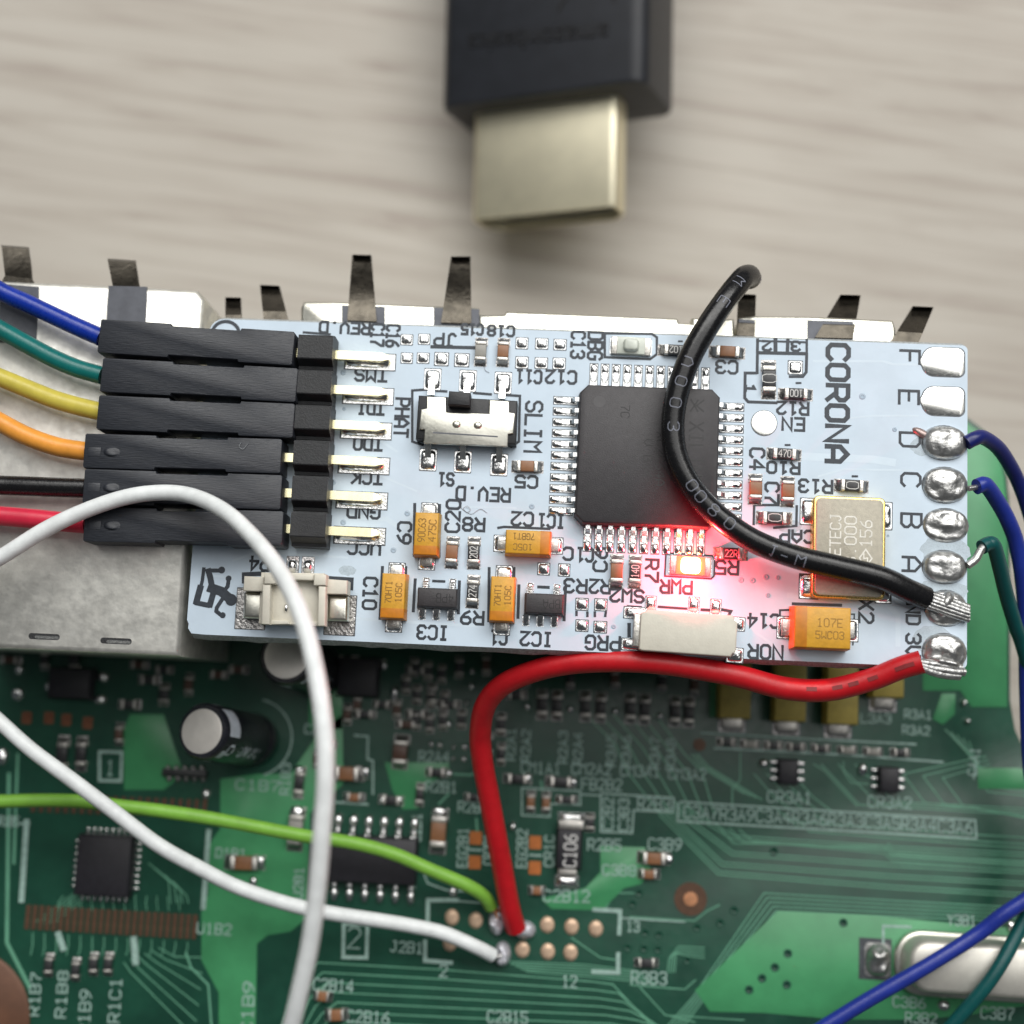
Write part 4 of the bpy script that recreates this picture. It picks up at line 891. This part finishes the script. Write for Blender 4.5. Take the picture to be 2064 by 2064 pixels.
# black diode marked C106
q = rel(main_b, U(1147, 1712, ZM + 1.2))
dio = put('diode', MB().prism(rrect(2.1, 3.2, .06, 1), .1, 1.15, .12, taper=.1).mesh('diode', M_CHIP2), main_b, (q.x, q.y, .02), 0, 'upright black diode printed C106')
put('terminal', MB().prism(rrect(2.0, .7, .08, 1), .05, .8, .1).mesh('terminal', M_TERM), dio, (.1, 1.85, 0)); put('terminal', MB().prism(rrect(1.5, .6, .08, 1), .05, .75, .1).mesh('terminal', M_TERM), dio, (-.05, -1.8, 0))
put('solder_joint', solder_mesh(1.9, 1.0, .4), dio, (-.05, -2.6, .02)); put('solder_joint', solder_mesh(2.1, .9, .4), dio, (.1, 2.3, .02))
mb = MB(); stext(mb, 'C106', .1, -.1, .95, 2.4, 90, .12, 1.156); put('printed_value', mb.mesh('printed_value', M_RESINK, 0), dio)
# plated holes and the two soldered ones
for x, y in ((911,1849),(959,1855),(1103,1864),(1152,1868),(1201,1872),(907,1901),(1053,1914),(1104,1918),(1150,1920)):
    k = mmpx(x, y, ZM); put('plated_hole', cached('hole', lambda: MB().dome(14.5*k, 16.5*k, .2, p=2, n=20, rings=6, rough=.06, seed=3).mesh('plated_hole', M_HOLE, 60)), main_b, L(x, y, .03))
for x, y, rx, ry, h_ in ((1002,1856,17,28,1.4),(1013,1922,17,25,1.2),(1058,1874,22,18,1.0)):
    k = mmpx(x, y, ZM); put('solder_lump', MB().dome(rx*k, ry*k, h_, p=2, n=24, rings=8, rough=.75, seed=x*.01).mesh('solder_lump', mat('lumpy_solder', (.60, .60, .65), .5, .45, var=.2, vscale=3, bump=.06, bscale=4), 70), main_b, L(x, y, .02))
# fiducial and test points
k = mmpx(1392, 1812, ZM)
put('copper_ring', MB().lathe([(33*k, 0), (33*k, .02), (.01, .022)], 36).mesh('copper_ring', M_COPPERD), main_b, L(1392, 1812, .03)); put('copper_dot', MB().lathe([(14*k, 0), (14*k, .03), (.01, .05)], 24).mesh('copper_dot', M_COPPER), main_b, L(1392, 1812, .055))
put('test_point', MB().lathe([(13*k, 0), (13*k, .03), (.01, .05)], 20).mesh('test_point', M_COPPERD), main_b, L(1410, 1501, .04))
put('mounting_pad', MB().lathe([(5.4, 0), (5.4, .12), (5.1, .3), (.01, .5)], 48).mesh('mounting_pad', mat('tarnished_copper', (.115, .05, .026), .55, .2, var=.2, vscale=.5)), main_b, L(-75, 2054, .03), 0, 'tarnished copper mounting pad in the corner')
for x, y in ((1510,1995),(1536,1972),(1562,1950),(1588,1922),(1586,1985),(1700,1860),(1560,1716),(1452,1860),(1480,1835),(1288,1800),(1275,1822),(1300,1880),(1328,1884),(1265,1910),(1298,1912),(1326,1914),(1385,1936),(1405,1870)):
    k = mmpx(x, y, ZM); put('via', cached('via2', lambda: MB().lathe([(9*k, 0), (8*k, .03), (4*k, .03), (2.5*k, .0)], 14).mesh('via', M_PCB)), main_b, L(x, y, .036))

# ---- electrolytic capacitors (leaning a little)
def electrolytic(base, top, r, label):
    b = rel(main_b, U(base[0], base[1], ZM)); t = rel(main_b, U(top[0], top[1], ZM + 8.2)); ax = (t - b); h = ax.length
    e = put('electrolytic_capacitor', MB().lathe([(r*.96, 0), (r, .3), (r, .9), (r*.93, 1.1), (r, 1.35), (r, h-.5), (r*.97, h-.2), (r*.9, h-.02), (r*.80, h)], 40).mesh('electrolytic_capacitor', M_SLEEVE), main_b, b, 0, label)
    e.rotation_mode = 'QUATERNION'; e.rotation_quaternion = ax.to_track_quat('Z', 'Y')
    put('aluminium_top', MB().lathe([(r*.80, h-.15), (r*.79, h+.04), (r*.70, h+.07), (.01, h+.05)], 40).mesh('aluminium_top', M_ALU), e)
    qi = ax.to_track_quat('Z', 'Y').inverted()
    def la(d): v = qi @ Vector((math.cos(rad(d)), math.sin(rad(d)), 0)); return math.atan2(v.y, v.x)
    d0 = math.degrees(la(0))
    mb = MB()
    for a0, a1, z0, z1 in ((d0+72, d0+122, h-1.5, h-.25), (d0-8, d0+55, h-2.1, h-.5), (d0-62, d0-40, h-1.2, h-.45), (d0+150, d0+172, h-1.4, h-.4), (d0-115, d0-85, h-1.6, h-.5)):
        o = mb.off(); n = 6
        for i in range(n+1):
            a = rad(a0 + (a1-a0)*i/n); mb.v += [((r+.015)*math.cos(a), (r+.015)*math.sin(a), z0), ((r+.015)*math.cos(a), (r+.015)*math.sin(a), z1)]
        for i in range(n): mb.f.append((o+2*i, o+2*i+2, o+2*i+3, o+2*i+1))
    # digits down the side facing the camera's right
    for ci, ch in enumerate('0.522'):
        for st in G.get(ch, []):
            pts = [(rad(d0-48) + gx/4*.38, h - 1.5 - ci*1.0 + (gy/6 - .5)*.8) for gx, gy in st]
            for j in range(len(pts)-1):
                (a, z0), (b_, z1) = pts[j], pts[j+1]; dz = .10 if abs(z1-z0) < .05 else 0; da = .05 if dz == 0 else 0
                R_ = r + .02; o = mb.off()
                mb.v += [(R_*math.cos(a-da), R_*math.sin(a-da), z0-dz), (R_*math.cos(a+da), R_*math.sin(a+da), z0+dz), (R_*math.cos(b_+da), R_*math.sin(b_+da), z1+dz), (R_*math.cos(b_-da), R_*math.sin(b_-da), z1-dz)]
                mb.f.append((o, o+1, o+2, o+3))
    put('printed_sleeve', mb.mesh('printed_sleeve', M_SLEEVEINK, 40), e)
    return e
electrolytic((512, 1492), (407, 1474), 2.12, 'silver topped capacitor leaning left beside the white wire')
electrolytic((640, 1352), (578, 1322), 2.2, 'silver topped capacitor half hidden under the white board')

# ---- oval crystal can bottom right
def stadium(w_, h_): return rrect(w_, h_, h_*.42, 8)
a0 = rel(main_b, U(1803, 1940, ZM + .5)); tl = rel(main_b, U(1838, 1950, ZM + 3.4))
can = put('crystal_can', MB().prism(stadium(14.0, 4.9), .25, .75, .15).mesh('crystal_can', M_NICKEL), main_b, (a0.x + 7.0, a0.y, .02), -1, 'oval silver crystal can under the blue wire')
put('can_cap', MB().prism(stadium(12.3, 4.0), .7, 3.4, .45, taper=.05).mesh('can_cap', mat('satin_nickel', (.66, .64, .58), .5, .75, var=.05)), can, (tl.x + 5.9 - a0.x - 7.0, tl.y - a0.y, 0))
k = mmpx(1767, 1934, ZM); put('solder_joint', MB().prism(rrect(52*k, 66*k, .3, 3), 0, .05).dome(25*k, 32*k, .8, 0, 0, .05, p=3, n=28, rings=8, rough=.45, seed=5).mesh('solder_joint', M_BLOB, 60), main_b, L(1769, 1934, .03))
put('pad_edge_shade', edge_shade_mesh(66*k, 82*k), main_b, L(1764, 1933, .036))

# ---- metal port shells along the rear edge
ZB = -.35
def boxfrom(pts, z0, z1, bev, ref):
    return MB().prism([(U(x, y, z1).x - ref.x, U(x, y, z1).y - ref.y) for x, y in pts], z0, z1, bev)
def mloc(v, z=None): return (v.x, v.y, (v.z if z is None else z) - ZM)
ref = U(190, 950, ZB)
shell = put('port_shell', boxfrom(((-170,1298),(362,1323),(384,960),(411,604),(397,584),(297,578),(80,568),(-170,556)), ZM + .1, ZB, .35, ref).mesh('port_shell', M_CANBOX, 40), main_b, mloc(ref, 0), 0, 'large scuffed tin port shell at left')
def slot(px, py):
    q = U(px, py, ZB)
    s_ = put('vent_slot', MB().prism(rrect(2.25, .42, .2, 5), 0, .012).mesh('vent_slot', M_BLKH, 0), shell, (q.x - ref.x, q.y - ref.y, ZB + .004), .0)
    put('slot_lip', MB().prism(rrect(1.75, .2, .1, 4), 0, .02).mesh('slot_lip', M_TIN, 0), s_, (.2, -.06, .012))
slot(89, 1283); slot(234, 1292)
def strip(name, parent, ref, pts, m_, z0=None):      # bent sheet strip through rows of (left px, right px, z)
    mb = MB(); n = len(pts); T_ = .22
    rows = []
    for (xl, yl, xr, yr, z) in pts:
        a, b = U(xl, yl, z), U(xr, yr, z); rows.append((a, b))
    for dz in (0, -T_):
        for a, b in rows: mb.v += [(a.x-ref.x, a.y-ref.y, a.z+dz-ref.z), (b.x-ref.x, b.y-ref.y, b.z+dz-ref.z)]
    for i in range(n-1):
        mb.f += [(2*i, 2*i+1, 2*i+3, 2*i+2), (2*n+2*i+2, 2*n+2*i+3, 2*n+2*i+1, 2*n+2*i), (2*i, 2*i+2, 2*n+2*i+2, 2*n+2*i), (2*i+3, 2*i+1, 2*n+2*i+1, 2*n+2*i+3)]
    mb.f += [(1, 0, 2*n, 2*n+1), (2*n-2, 2*n-1, 4*n-1, 4*n-2)]
    return put(name, mb.mesh(name, m_, 25), parent, (0, 0, 0))
refz = Vector((ref.x, ref.y, 0))
for (x0, x1, y1) in ((0, 78, 690), (217, 296, 690)):
    strip('spring_tongue', shell, refz, [(x0-5, y1, x1-5, y1+3, ZB+.03), (x0, 600, x1, 604, ZB+.05), (x0+2, 572+(4 if x0 else 0), x1, 578, ZB+.06)], M_STEELB)
strip('spring_tab', shell, refz, [(4, 566, 70, 573, ZB-.2), (10, 555, 64, 562, ZB-.2), (7, 530, 62, 536, -1.2), (3, 497, 57, 502, -1.6), (2, 494, 57, 498, -2.2)], M_STEEL)
strip('spring_tab', shell, refz, [(224, 580, 292, 586, ZB-.2), (227, 576, 281, 580, ZB-.2), (222, 550, 277, 554, -1.2), (217, 525, 273, 529, -1.6), (217, 521, 273, 525, -2.2)], M_STEEL)
# rear row of connector shells, mostly under the white board
ZJ = -1.9
def jack(pts, label=None):
    cx = sum(p[0] for p in pts)/len(pts); r_ = U(cx, 640, ZJ)
    return put('connector_shell', boxfrom(pts, ZM + .1, ZJ, .2, r_).mesh('connector_shell', M_NICKEL, 40), main_b, mloc(r_, 0), 0, label), Vector((r_.x, r_.y, 0))
j1, r1 = jack(((608,900),(606,620),(612,607),(690,608),(780,612),(873,616),(965,620),(968,900)))
j2, r2 = jack(((968,900),(965,634),(1016,634),(1020,627),(1366,641),(1369,650),(1395,652),(1394,640),(1480,642),(1484,900)))
j3, r3 = jack(((1492,900),(1490,640),(1520,636),(1626,637),(1720,641),(1800,645),(1806,662),(1812,900)))
for par, rr_, cells in ((j1, r1, ((689,776,612),(874,966,617))), (j3, r3, ((1489,1521,640),(1627,1720,642)))):
    for a_, b_, y in cells:
        strip('spring_tongue', par, rr_, [(a_, 690, b_, 693, ZJ+.03), (a_, y+22, b_, y+25, ZJ+.05), (a_, y+3, b_, y+6, ZJ+.05)], M_STEELB)
def tab(par, rr_, bl, br, tl_, tr_, zt=-4.6, mid=.55):
    m_ = lambda t: ((bl[0]+(tl_[0]-bl[0])*t), (bl[1]+(tl_[1]-bl[1])*t), (br[0]+(tr_[0]-br[0])*t), (br[1]+(tr_[1]-br[1])*t))
    return strip('spring_tab', par, rr_, [(*m_(0), ZJ+.28), (*m_(.3), ZJ+.1), (*m_(.6), ZJ-1.0), (*m_(.93), zt+.4), (*m_(.98), zt+.35), (*m_(1), zt+1.0)], M_STEEL)
tab(j1, r1, (700,646), (759,648), (710,513), (748,514)); tab(j1, r1, (889,650), (950,652), (909,517), (948,517))
tab(j1, r1, (454,650), (487,650), (454,599), (485,600), -4); tab(j1, r1, (532,650), (582,650), (524,574), (563,576), -5)
tab(j3, r3, (1485,676), (1521,678), (1488,592), (1524,594), -4.4); tab(j3, r3, (1643,680), (1719,682), (1694,594), (1735,595), -4.6); tab(j3, r3, (1795,690), (1850,694), (1840,617), (1882,619), -4.6)

# ================================================================== WIRES
def wire(name, label, pts, r, m_, n=14, sub=8, group=None):
    P = wpath(pts, sub); base = P[0]
    o = thing(name, label, 'wire', tuple(base), group)
    mb = MB(); mb.tube([p - base for p in P], r, n, wob=.03)
    put('insulation', mb.mesh('insulation', m_, 60), o)
    return o, P
def strand(o, pts, r, m_=None, name='bare_strand'):
    P = wpath(pts, 5); b = o.location
    put(name, MB().tube([p - b for p in P], r, 8, wob=.15).mesh(name, m_ or M_BLOB, 60), o)

jw = [('blue', M_WBLUE, [(-70,540),(0,586),(54,611),(107,636),(154,658),(204,680)], [(202,638),(595,669),(589,736),(196,715)], 'glossy blue jumper wire, uppermost of the six plugged connectors', .66),
 ('teal', M_WTEAL, [(-70,625),(0,664),(54,694),(107,722),(154,742),(206,757)], [(204,720),(602,742),(598,811),(200,790)], 'dark teal jumper wire plugged in between the blue and yellow ones', .66),
 ('yellow', M_WYEL, [(-70,735),(0,761),(54,783),(107,804),(154,818),(204,830)], [(198,794),(596,813),(587,883),(196,867)], 'yellow jumper wire plugged in just above the orange one', .66),
 ('orange', M_WORA, [(-70,812),(0,851),(54,879),(107,898),(140,905),(176,910)], [(171,873),(567,885),(566,954),(168,943)], 'orange jumper wire plugged in between yellow and black', .68),
 ('black', M_WBLK, [(-70,976),(0,978),(60,980),(110,982),(174,984)], [(168,946),(568,958),(568,1027),(166,1013)], 'black jumper wire lying straight above the crimson one', .70),
 ('crimson', M_WRED, [(-70,1036),(0,1040),(71,1046),(120,1051),(174,1056)], [(168,1022),(571,1030),(571,1101),(168,1090)], 'crimson jumper wire, lowest of the six plugged connectors', .70)]
LH, WH, HH = 14.0, 2.46, 2.42
def housing_mesh():
    w_ = WH/2; l = LH/2; d = .17
    poly = [(-l, -w_+.1), (-l+.1, -w_), (-l+LH*.36, -w_), (-l+LH*.365, -w_+d), (-l+LH*.72, -w_+d), (-l+LH*.725, -w_), (l-.12, -w_), (l, -w_+.12), (l, w_-.12), (l-.12, w_), (-l+LH*.725, w_), (-l+LH*.72, w_-d), (-l+LH*.365, w_-d), (-l+LH*.36, w_), (-l+.1, w_), (-l, w_-.1)]
    return MB().prism(poly, 0, HH, .07).mesh('connector_housing', M_BLK, 30)
hm = housing_mesh()
for i, (nm, m_, pts, cor, lab, r_) in enumerate(jw):
    z_top = 2.55
    C4 = [U(x, y, z_top) for x, y in cor]; c0 = (C4[0]+C4[1]+C4[2]+C4[3])/4
    dv = (C4[1]-C4[0]) + (C4[2]-C4[3]); ang = math.degrees(math.atan2(dv.y, dv.x))
    o = thing('jumper_wire', lab, 'jumper wire', (c0.x, c0.y, z_top - HH))
    h_ = put('connector_housing', hm, o, (0, 0, 0), ang)
    if i >= 3:
        put('moulded_latch', cached('latch', lambda: MB().dome(.62, .34, .12, .1, 0, 0, p=2.5, n=18, rings=4, rough=.16, seed=9).box(-1.6, -.7, -.36, .3, -.02, .05, .02).mesh('moulded_latch', M_BLK, 40)), h_, (-LH/2 + 1.9, -.05, HH - .015))
    P = wpath([(x, y, 1.3 + (.25 if k == 0 else 0)) for k, (x, y) in enumerate(pts)], 8)
    put('insulation', MB().tube([p - o.location for p in P], r_, 16).mesh('insulation', m_, 60), o)

S = 1932/2064
o, P = wire('white_wire', 'long white wire looping over the connectors and back to the mainboard', [(993,1926,-13.9),(962,1910,-13.2),(897,1882,-12.8),(833,1867,-12.5),(748,1853,-12),(662,1840,-11.5),(577,1821,-11),(481,1789,-10),(406,1752,-9),(320,1704,-8),(235,1640,-7),(150,1576,-6),(64,1512,-5),(0,1455,-4.5),(-60,1400,-4),(-130,1310,-2),(-130,1210,1),(-70,1160,2.5),(0,1124,3.0),(85,1071,3.2),(160,1034,3.3),(246,1004,3.4),(320,993,3.6),(385,999,4.2),(449,1028,5.8),(502,1074,7.5),(555,1138,9.5),(593,1207,11.5),(620,1282,13),(641,1378,14),(654,1474,14.5),(656,1570,14.5),(649,1677,14),(639,1795,13),(625,1901,12),(604,1998,11),(585,2075,10),(560,2150,9)], .555, M_WWHITE)
strand(o, [(990,1924,-13.9),(1002,1928,-14.1),(1014,1926,-14.3)], .3)
o, P = wire('lime_wire', 'lime green wire curving across the mainboard', [(-60,1615,-9.6),(0,1615,-9.6),(85,1613,-9.6),(160,1615,-9.6),(235,1624,-9.6),(320,1634,-9.6),(427,1650,-9.8),(534,1670,-10),(620,1686,-10.2),(705,1698,-10.5),(790,1720,-11),(865,1752,-11.5),(940,1784,-12.2),(975,1806,-13),(990,1828,-13.8)], .52, M_WLIME)
strand(o, [(988,1824,-13.7),(1002,1838,-14),(1004,1856,-14.4)], .26, M_COPPER)
red_pts = [(1858,1334,1.0),(1816,1346,.6),(1752,1371,-.1),(1666,1391,-.7),(1581,1387,-.9),(1496,1365,-.6),(1410,1348,-.4),(1325,1336,-.3),(1239,1332,-.5),(1154,1336,-1.1),(1079,1352,-2),(1015,1380,-3.5),(979,1421,-5.2),(968,1478,-7),(973,1538,-8.2),(985,1602,-9.3),(999,1677,-10.4),(1013,1752,-11.7),(1028,1830,-13),(1040,1872,-13.9)]
o, P = wire('red_wire', 'thick red wire bending from the 3V pad down to the mainboard', red_pts, .80, M_WRED2, 20)
for dx, dy in ((0,0),(6,9),(-4,17)): strand(o, [(1850,1334+dy*.5,.95),(1880,1338+dy,.75),(1912+dx,1344+dy,.5),(1938+dx,1346+dy,.28)], .27)
q_ = U(1900, 1336, 0)
put('wetted_solder', MB().dome(1.15, .42, 1.15, p=2.2, n=28, rings=8, rough=.35, seed=6.2).mesh('wetted_solder', M_BLOB, 70), board, (q_.x, q_.y, .02), -9)
q_ = U(1904, 1219, 0)
put('wetted_solder', MB().dome(.55, 1.05, .95, p=2.2, n=28, rings=8, rough=.3, seed=8.7).mesh('wetted_solder', M_BLOB, 70), board, (q_.x, q_.y, .02), -18)
# brown printed dashes along its right hand end
def on_tube(P, pxy, r, side=0.0):
    """nearest path point to a pixel, the tangent there and the outward direction towards above"""
    best = None
    for i in range(1, len(P)-1):
        q = P[i]; c = RCAM @ q + TCAM; X = CPX + FPX*c.x/-c.z; Y = CPX - FPX*c.y/-c.z
        d = (X-pxy[0])**2 + (Y-pxy[1])**2
        if best is None or d < best[0]: best = (d, i)
    i = best[1]; t = (P[i+1]-P[i-1]).normalized(); return P[i], t
def tube_text(mb, P, r, items, h, wd, sw, base, flip=1):
    for ch, px, py, off in items:
        q, t = on_tube(P, (px, py), r); up = Vector((0, 0, 1)); up = (up - t*up.dot(t)).normalized(); sd = t.cross(up) * flip
        for st in G.get(ch, []):
            pts = []
            for gx, gy in st:
                a = ((gy/6 - .5)*h + off)/r; s_ = (gx/4 - .5)*wd
                pts.append((s_, a))
            for j in range(len(pts)-1):
                d = Vector((pts[j+1][0]-pts[j][0], (pts[j+1][1]-pts[j][1])*r)); L_ = d.length
                if L_ < 1e-6: continue
                nrm = Vector((-d.y, d.x))/L_*sw/2; ZK[0] = (ZK[0]+1) % 5; R_ = r + .012 + .002*ZK[0]
                o_ = mb.off(); nseg = 3
                for k_ in range(nseg+1):
                    u_ = k_/nseg
                    for sg in (-1, 1):
                        ss = pts[j][0] + (pts[j+1][0]-pts[j][0])*u_ + nrm.x*sg; aa = pts[j][1] + (pts[j+1][1]-pts[j][1])*u_ + nrm.y*sg/r
                        mb.v.append(tuple(q + t*(ss*flip) + up*(R_*math.cos(aa)) + sd*(R_*math.sin(aa)) - base))
                for k_ in range(nseg): mb.f.append((o_+2*k_, o_+2*k_+1, o_+2*k_+3, o_+2*k_+2))
mb = MB(); tube_text(mb, P, .80, [('-',1636,1371,.1),('-',1680,1369,.1),('-',1720,1364,.1),('-',1760,1358,.1),('-',1815,1345,.05),('-',1835,1339,.05)], .5, .95, .28, o.location)
put('worn_print', mb.mesh('worn_print', M_WINKD, 0), o)
blk_pts = [(1866,1206,1.0),(1830,1190,1.6),(1774,1164,2.1),(1688,1143,2.3),(1602,1122,2.2),(1515,1088,2.2),(1442,1036,2.4),(1392,980,2.7),(1363,919,2.8),(1356,855,2.8),(1366,790,2.9),(1393,716,3.0),(1430,652,2.9),(1466,600,2.4),(1489,571,1.7),(1500,559,1.1),(1509,556,.3),(1512,561,-.4)]
o, P = wire('black_wire', 'thick black printed wire arching from the GND pad over the chip', blk_pts, .82, M_WBLK, 20)
for a_, z_ in ((-12, 0), (-5, .12), (2, .18), (9, .12), (16, 0)): strand(o, [(1850,1199+a_,.95),(1890,1213+a_,.62+z_),(1925,1225+a_,.5+z_),(1953,1235+a_*.9,.36+z_)], .21)
mb = MB(); tube_text(mb, P, .82, [('V',1394,734,0),('0',1380,775,0),('0',1368,815,0),('3',1363,861,0),('0',1383,987,0),('0',1396,1018,0),('8',1423,1045,0),('0',1461,1071,0),('1',1552,1112,.25),('-',1577,1123,.3),('W',1614,1136,.3),('E',1466,622,0),('W',1490,588,0),('A',1508,561,0)], .78, .62, .075, o.location, -1)
put('printed_marking', mb.mesh('printed_marking', M_WINK, 0), o)
# solder on the rear tab where the black wire ends
o, P = wire('navy_wire', 'short navy wire soldered to the D pad, curving off to the right', [(1948,893,.35),(1965,884,.3),(1982,882,-.2),(2012,903,-1.5),(2037,940,-3),(2053,973,-4),(2070,1020,-5),(2092,1100,-6),(2110,1200,-7)], .52, M_WNAVY)
o, P = wire('blue_wire', 'navy blue wire from the C pad returning across the silver crystal can', [(1968,981,.1),(1987,978,-.2),(2012,1013,-1.5),(2033,1052,-2.5),(2049,1097,-3.5),(2060,1160,-4.5),(2067,1250,-6),(2070,1400,-8),(2077,1550,-9.2),(2100,1680,-9.7),(2108,1760,-9.9),(2085,1800,-9.9),(2020,1845,-10.2),(1966,1886,-10.7),(1870,1946,-10.7),(1752,2014,-11),(1667,2066,-11.2),(1590,2115,-11.4)], .56, M_WROYAL)
strand(o, [(1952,985,.35),(1962,983,.2),(1972,981,.05)], .2)
o, P = wire('teal_wire', 'dark teal wire from the A pad returning under the blue wire', [(1979,1103,-.1),(1990,1097,-.3),(2003,1100,-.6),(2016,1147,-2),(2028,1197,-3.5),(2045,1255,-5),(2064,1313,-6.5),(2090,1420,-8.5),(2112,1600,-10.2),(2112,1740,-11),(2061,1860,-11.2),(2002,1967,-10.8),(1921,2064,-11.5),(1870,2120,-12)], .52, M_WTEAL2)
strand(o, [(1950,1140,.35),(1966,1128,.25),(1975,1112,.1),(1982,1102,-.1)], .3)

# ================================================================== HDMI STYLE PLUG lying on the table
RP = Matrix.Rotation(rad(-21.1), 4, 'Y') @ Matrix.Rotation(rad(3.5), 4, 'X')
plug = thing('cable_plug', 'black rubber cable plug with a gilt metal end lying tilted on the table', 'cable plug', (-3.141, 38.1, -22.9))
plug.matrix_world = Matrix.Translation((-3.141, 38.1, -22.9)) @ RP
def yprism(poly, y0, y1, bev=.3):      # outline in x,z swept along y
    q = MB().prism([(x, z) for x, z in poly], 0, y1-y0, bev); q.v = [(x, y0 + z, y) for x, y, z in q.v]; return q
W_, T_ = 19.7, 9.2
ov = yprism(rrect(W_, T_, 1.1, 4), -.0, 44, .0)
ov = MB(); 
pr = rrect(W_, T_, 1.5, 6)
rings = [(inset(pr, .45), 0.), (inset(pr, .12), .12), (pr, .5), (pr, 44)]
o_ = 0
for po, y in rings: ov.v += [(x, y, z) for x, z in po]
n = len(pr)
for k in range(len(rings)-1):
    for i in range(n):
        j = (i+1) % n; ov.f.append((k*n+i, k*n+j, (k+1)*n+j, (k+1)*n+i))
ov.f.append(tuple(range(n))); ov.f.append(tuple((len(rings)-1)*n+i for i in range(n)))
put('overmould', ov.mesh('overmould', M_PLUGBLK, 40), plug)
# metal end: rounded D profile, hollow
prof = [(-6.95, 2.25), (6.95, 2.25), (6.95, -.6), (5.6, -2.25), (-5.6, -2.25), (-6.95, -.6)]
def rnd(poly, r):
    out = []; n = len(poly)
    for i in range(n):
        p0, p1, p2 = Vector(poly[i-1]), Vector(poly[i]), Vector(poly[(i+1) % n]); a = (p0-p1).normalized(); b = (p2-p1).normalized()
        for t in (0, .25, .5, .75, 1.):
            A = p1 + a*r*(1-t); B = p1 + b*r*t; out.append(tuple(A*(1-t) + B*t))
    return out
po = rnd(prof, .7); pi_ = inset(po, .32) if True else po
sh = MB(); n = len(po); Ls = 9.9
po = [(x - .4, z) for x, z in po]
for ring, y in ((po, 0.), (po, -Ls+.12), (inset(po, .06), -Ls), (inset(po, .3), -Ls), (inset(po, .34), -.5)): sh.v += [(x, y, z) for x, z in ring]
for k in range(4):
    for i in range(n):
        j = (i+1) % n; sh.f.append((k*n+i, k*n+j, (k+1)*n+j, (k+1)*n+i))
put('metal_end', sh.mesh('metal_end', M_PLUGGOLD, 40), plug)
put('contact_tongue', MB().box(-5.9, 5.9, -Ls+.8, -.3, -1.7, 1.7, .1).mesh('contact_tongue', M_BLKH), plug)
# moulded lettering on the rubber, reading upside down, with an arc above the first word
fc = bpy.data.curves.new('plug_text', 'FONT'); fc.body = 'amazonbasics'; fc.size = 2.5; fc.align_x = 'CENTER'; fc.extrude = .1
fo = bpy.data.objects.new('plug_text_source', fc); COL.objects.link(fo)
me = bpy.data.meshes.new_from_object(fo.evaluated_get(bpy.context.evaluated_depsgraph_get()))
bpy.data.objects.remove(fo)
me.materials.clear(); me.materials.append(M_EMBOSS); me.name = 'moulded_lettering'
put('moulded_lettering', me, plug, (-.2, 6.0, T_/2 + .03), 176)
mb = MB(); mb.ribbon([(4.4 + 2.6*math.cos(rad(a)), 7.0 + 2.0*math.sin(rad(a))) for a in range(10, 171, 10)], .38, T_/2 + .03)
put('moulded_arc', mb.mesh('moulded_arc', M_EMBOSS, 0), plug)

# ================================================================== lint fibres caught on the board and connectors
M_LINT = mat('grey_lint', (.34, .36, .38), .7)
def fibre(label, pts, r=.016):
    P = wpath(pts, 6); o = put('lint_fibre', MB().tube([p - P[0] for p in P], r, 6).mesh('lint_fibre', M_LINT, 60), None, P[0]); o['label'] = label; o['category'] = 'fibre'; o['group'] = 'stray lint fibres'
fibre('fine curled grey fibre lying beside the letters C20', [(928,1022,.03),(940,1032,.05),(948,1028,.1),(942,1020,.12),(934,1026,.08),(950,1036,.05),(968,1026,.05),(982,1034,.03)])
fibre('short pale fibre below the grey ceramic capacitor', [(975,735,.03),(978,746,.04),(986,751,.05)])
fibre('fine pale fibre across the topmost black connectors', [(486,892,2.6),(482,900,2.62),(490,905,2.62),(500,894,2.6)])
fibre('short fibre standing off the underside of the teal wire', [(133,755,1.0),(136,748,1.2),(144,742,1.4)])
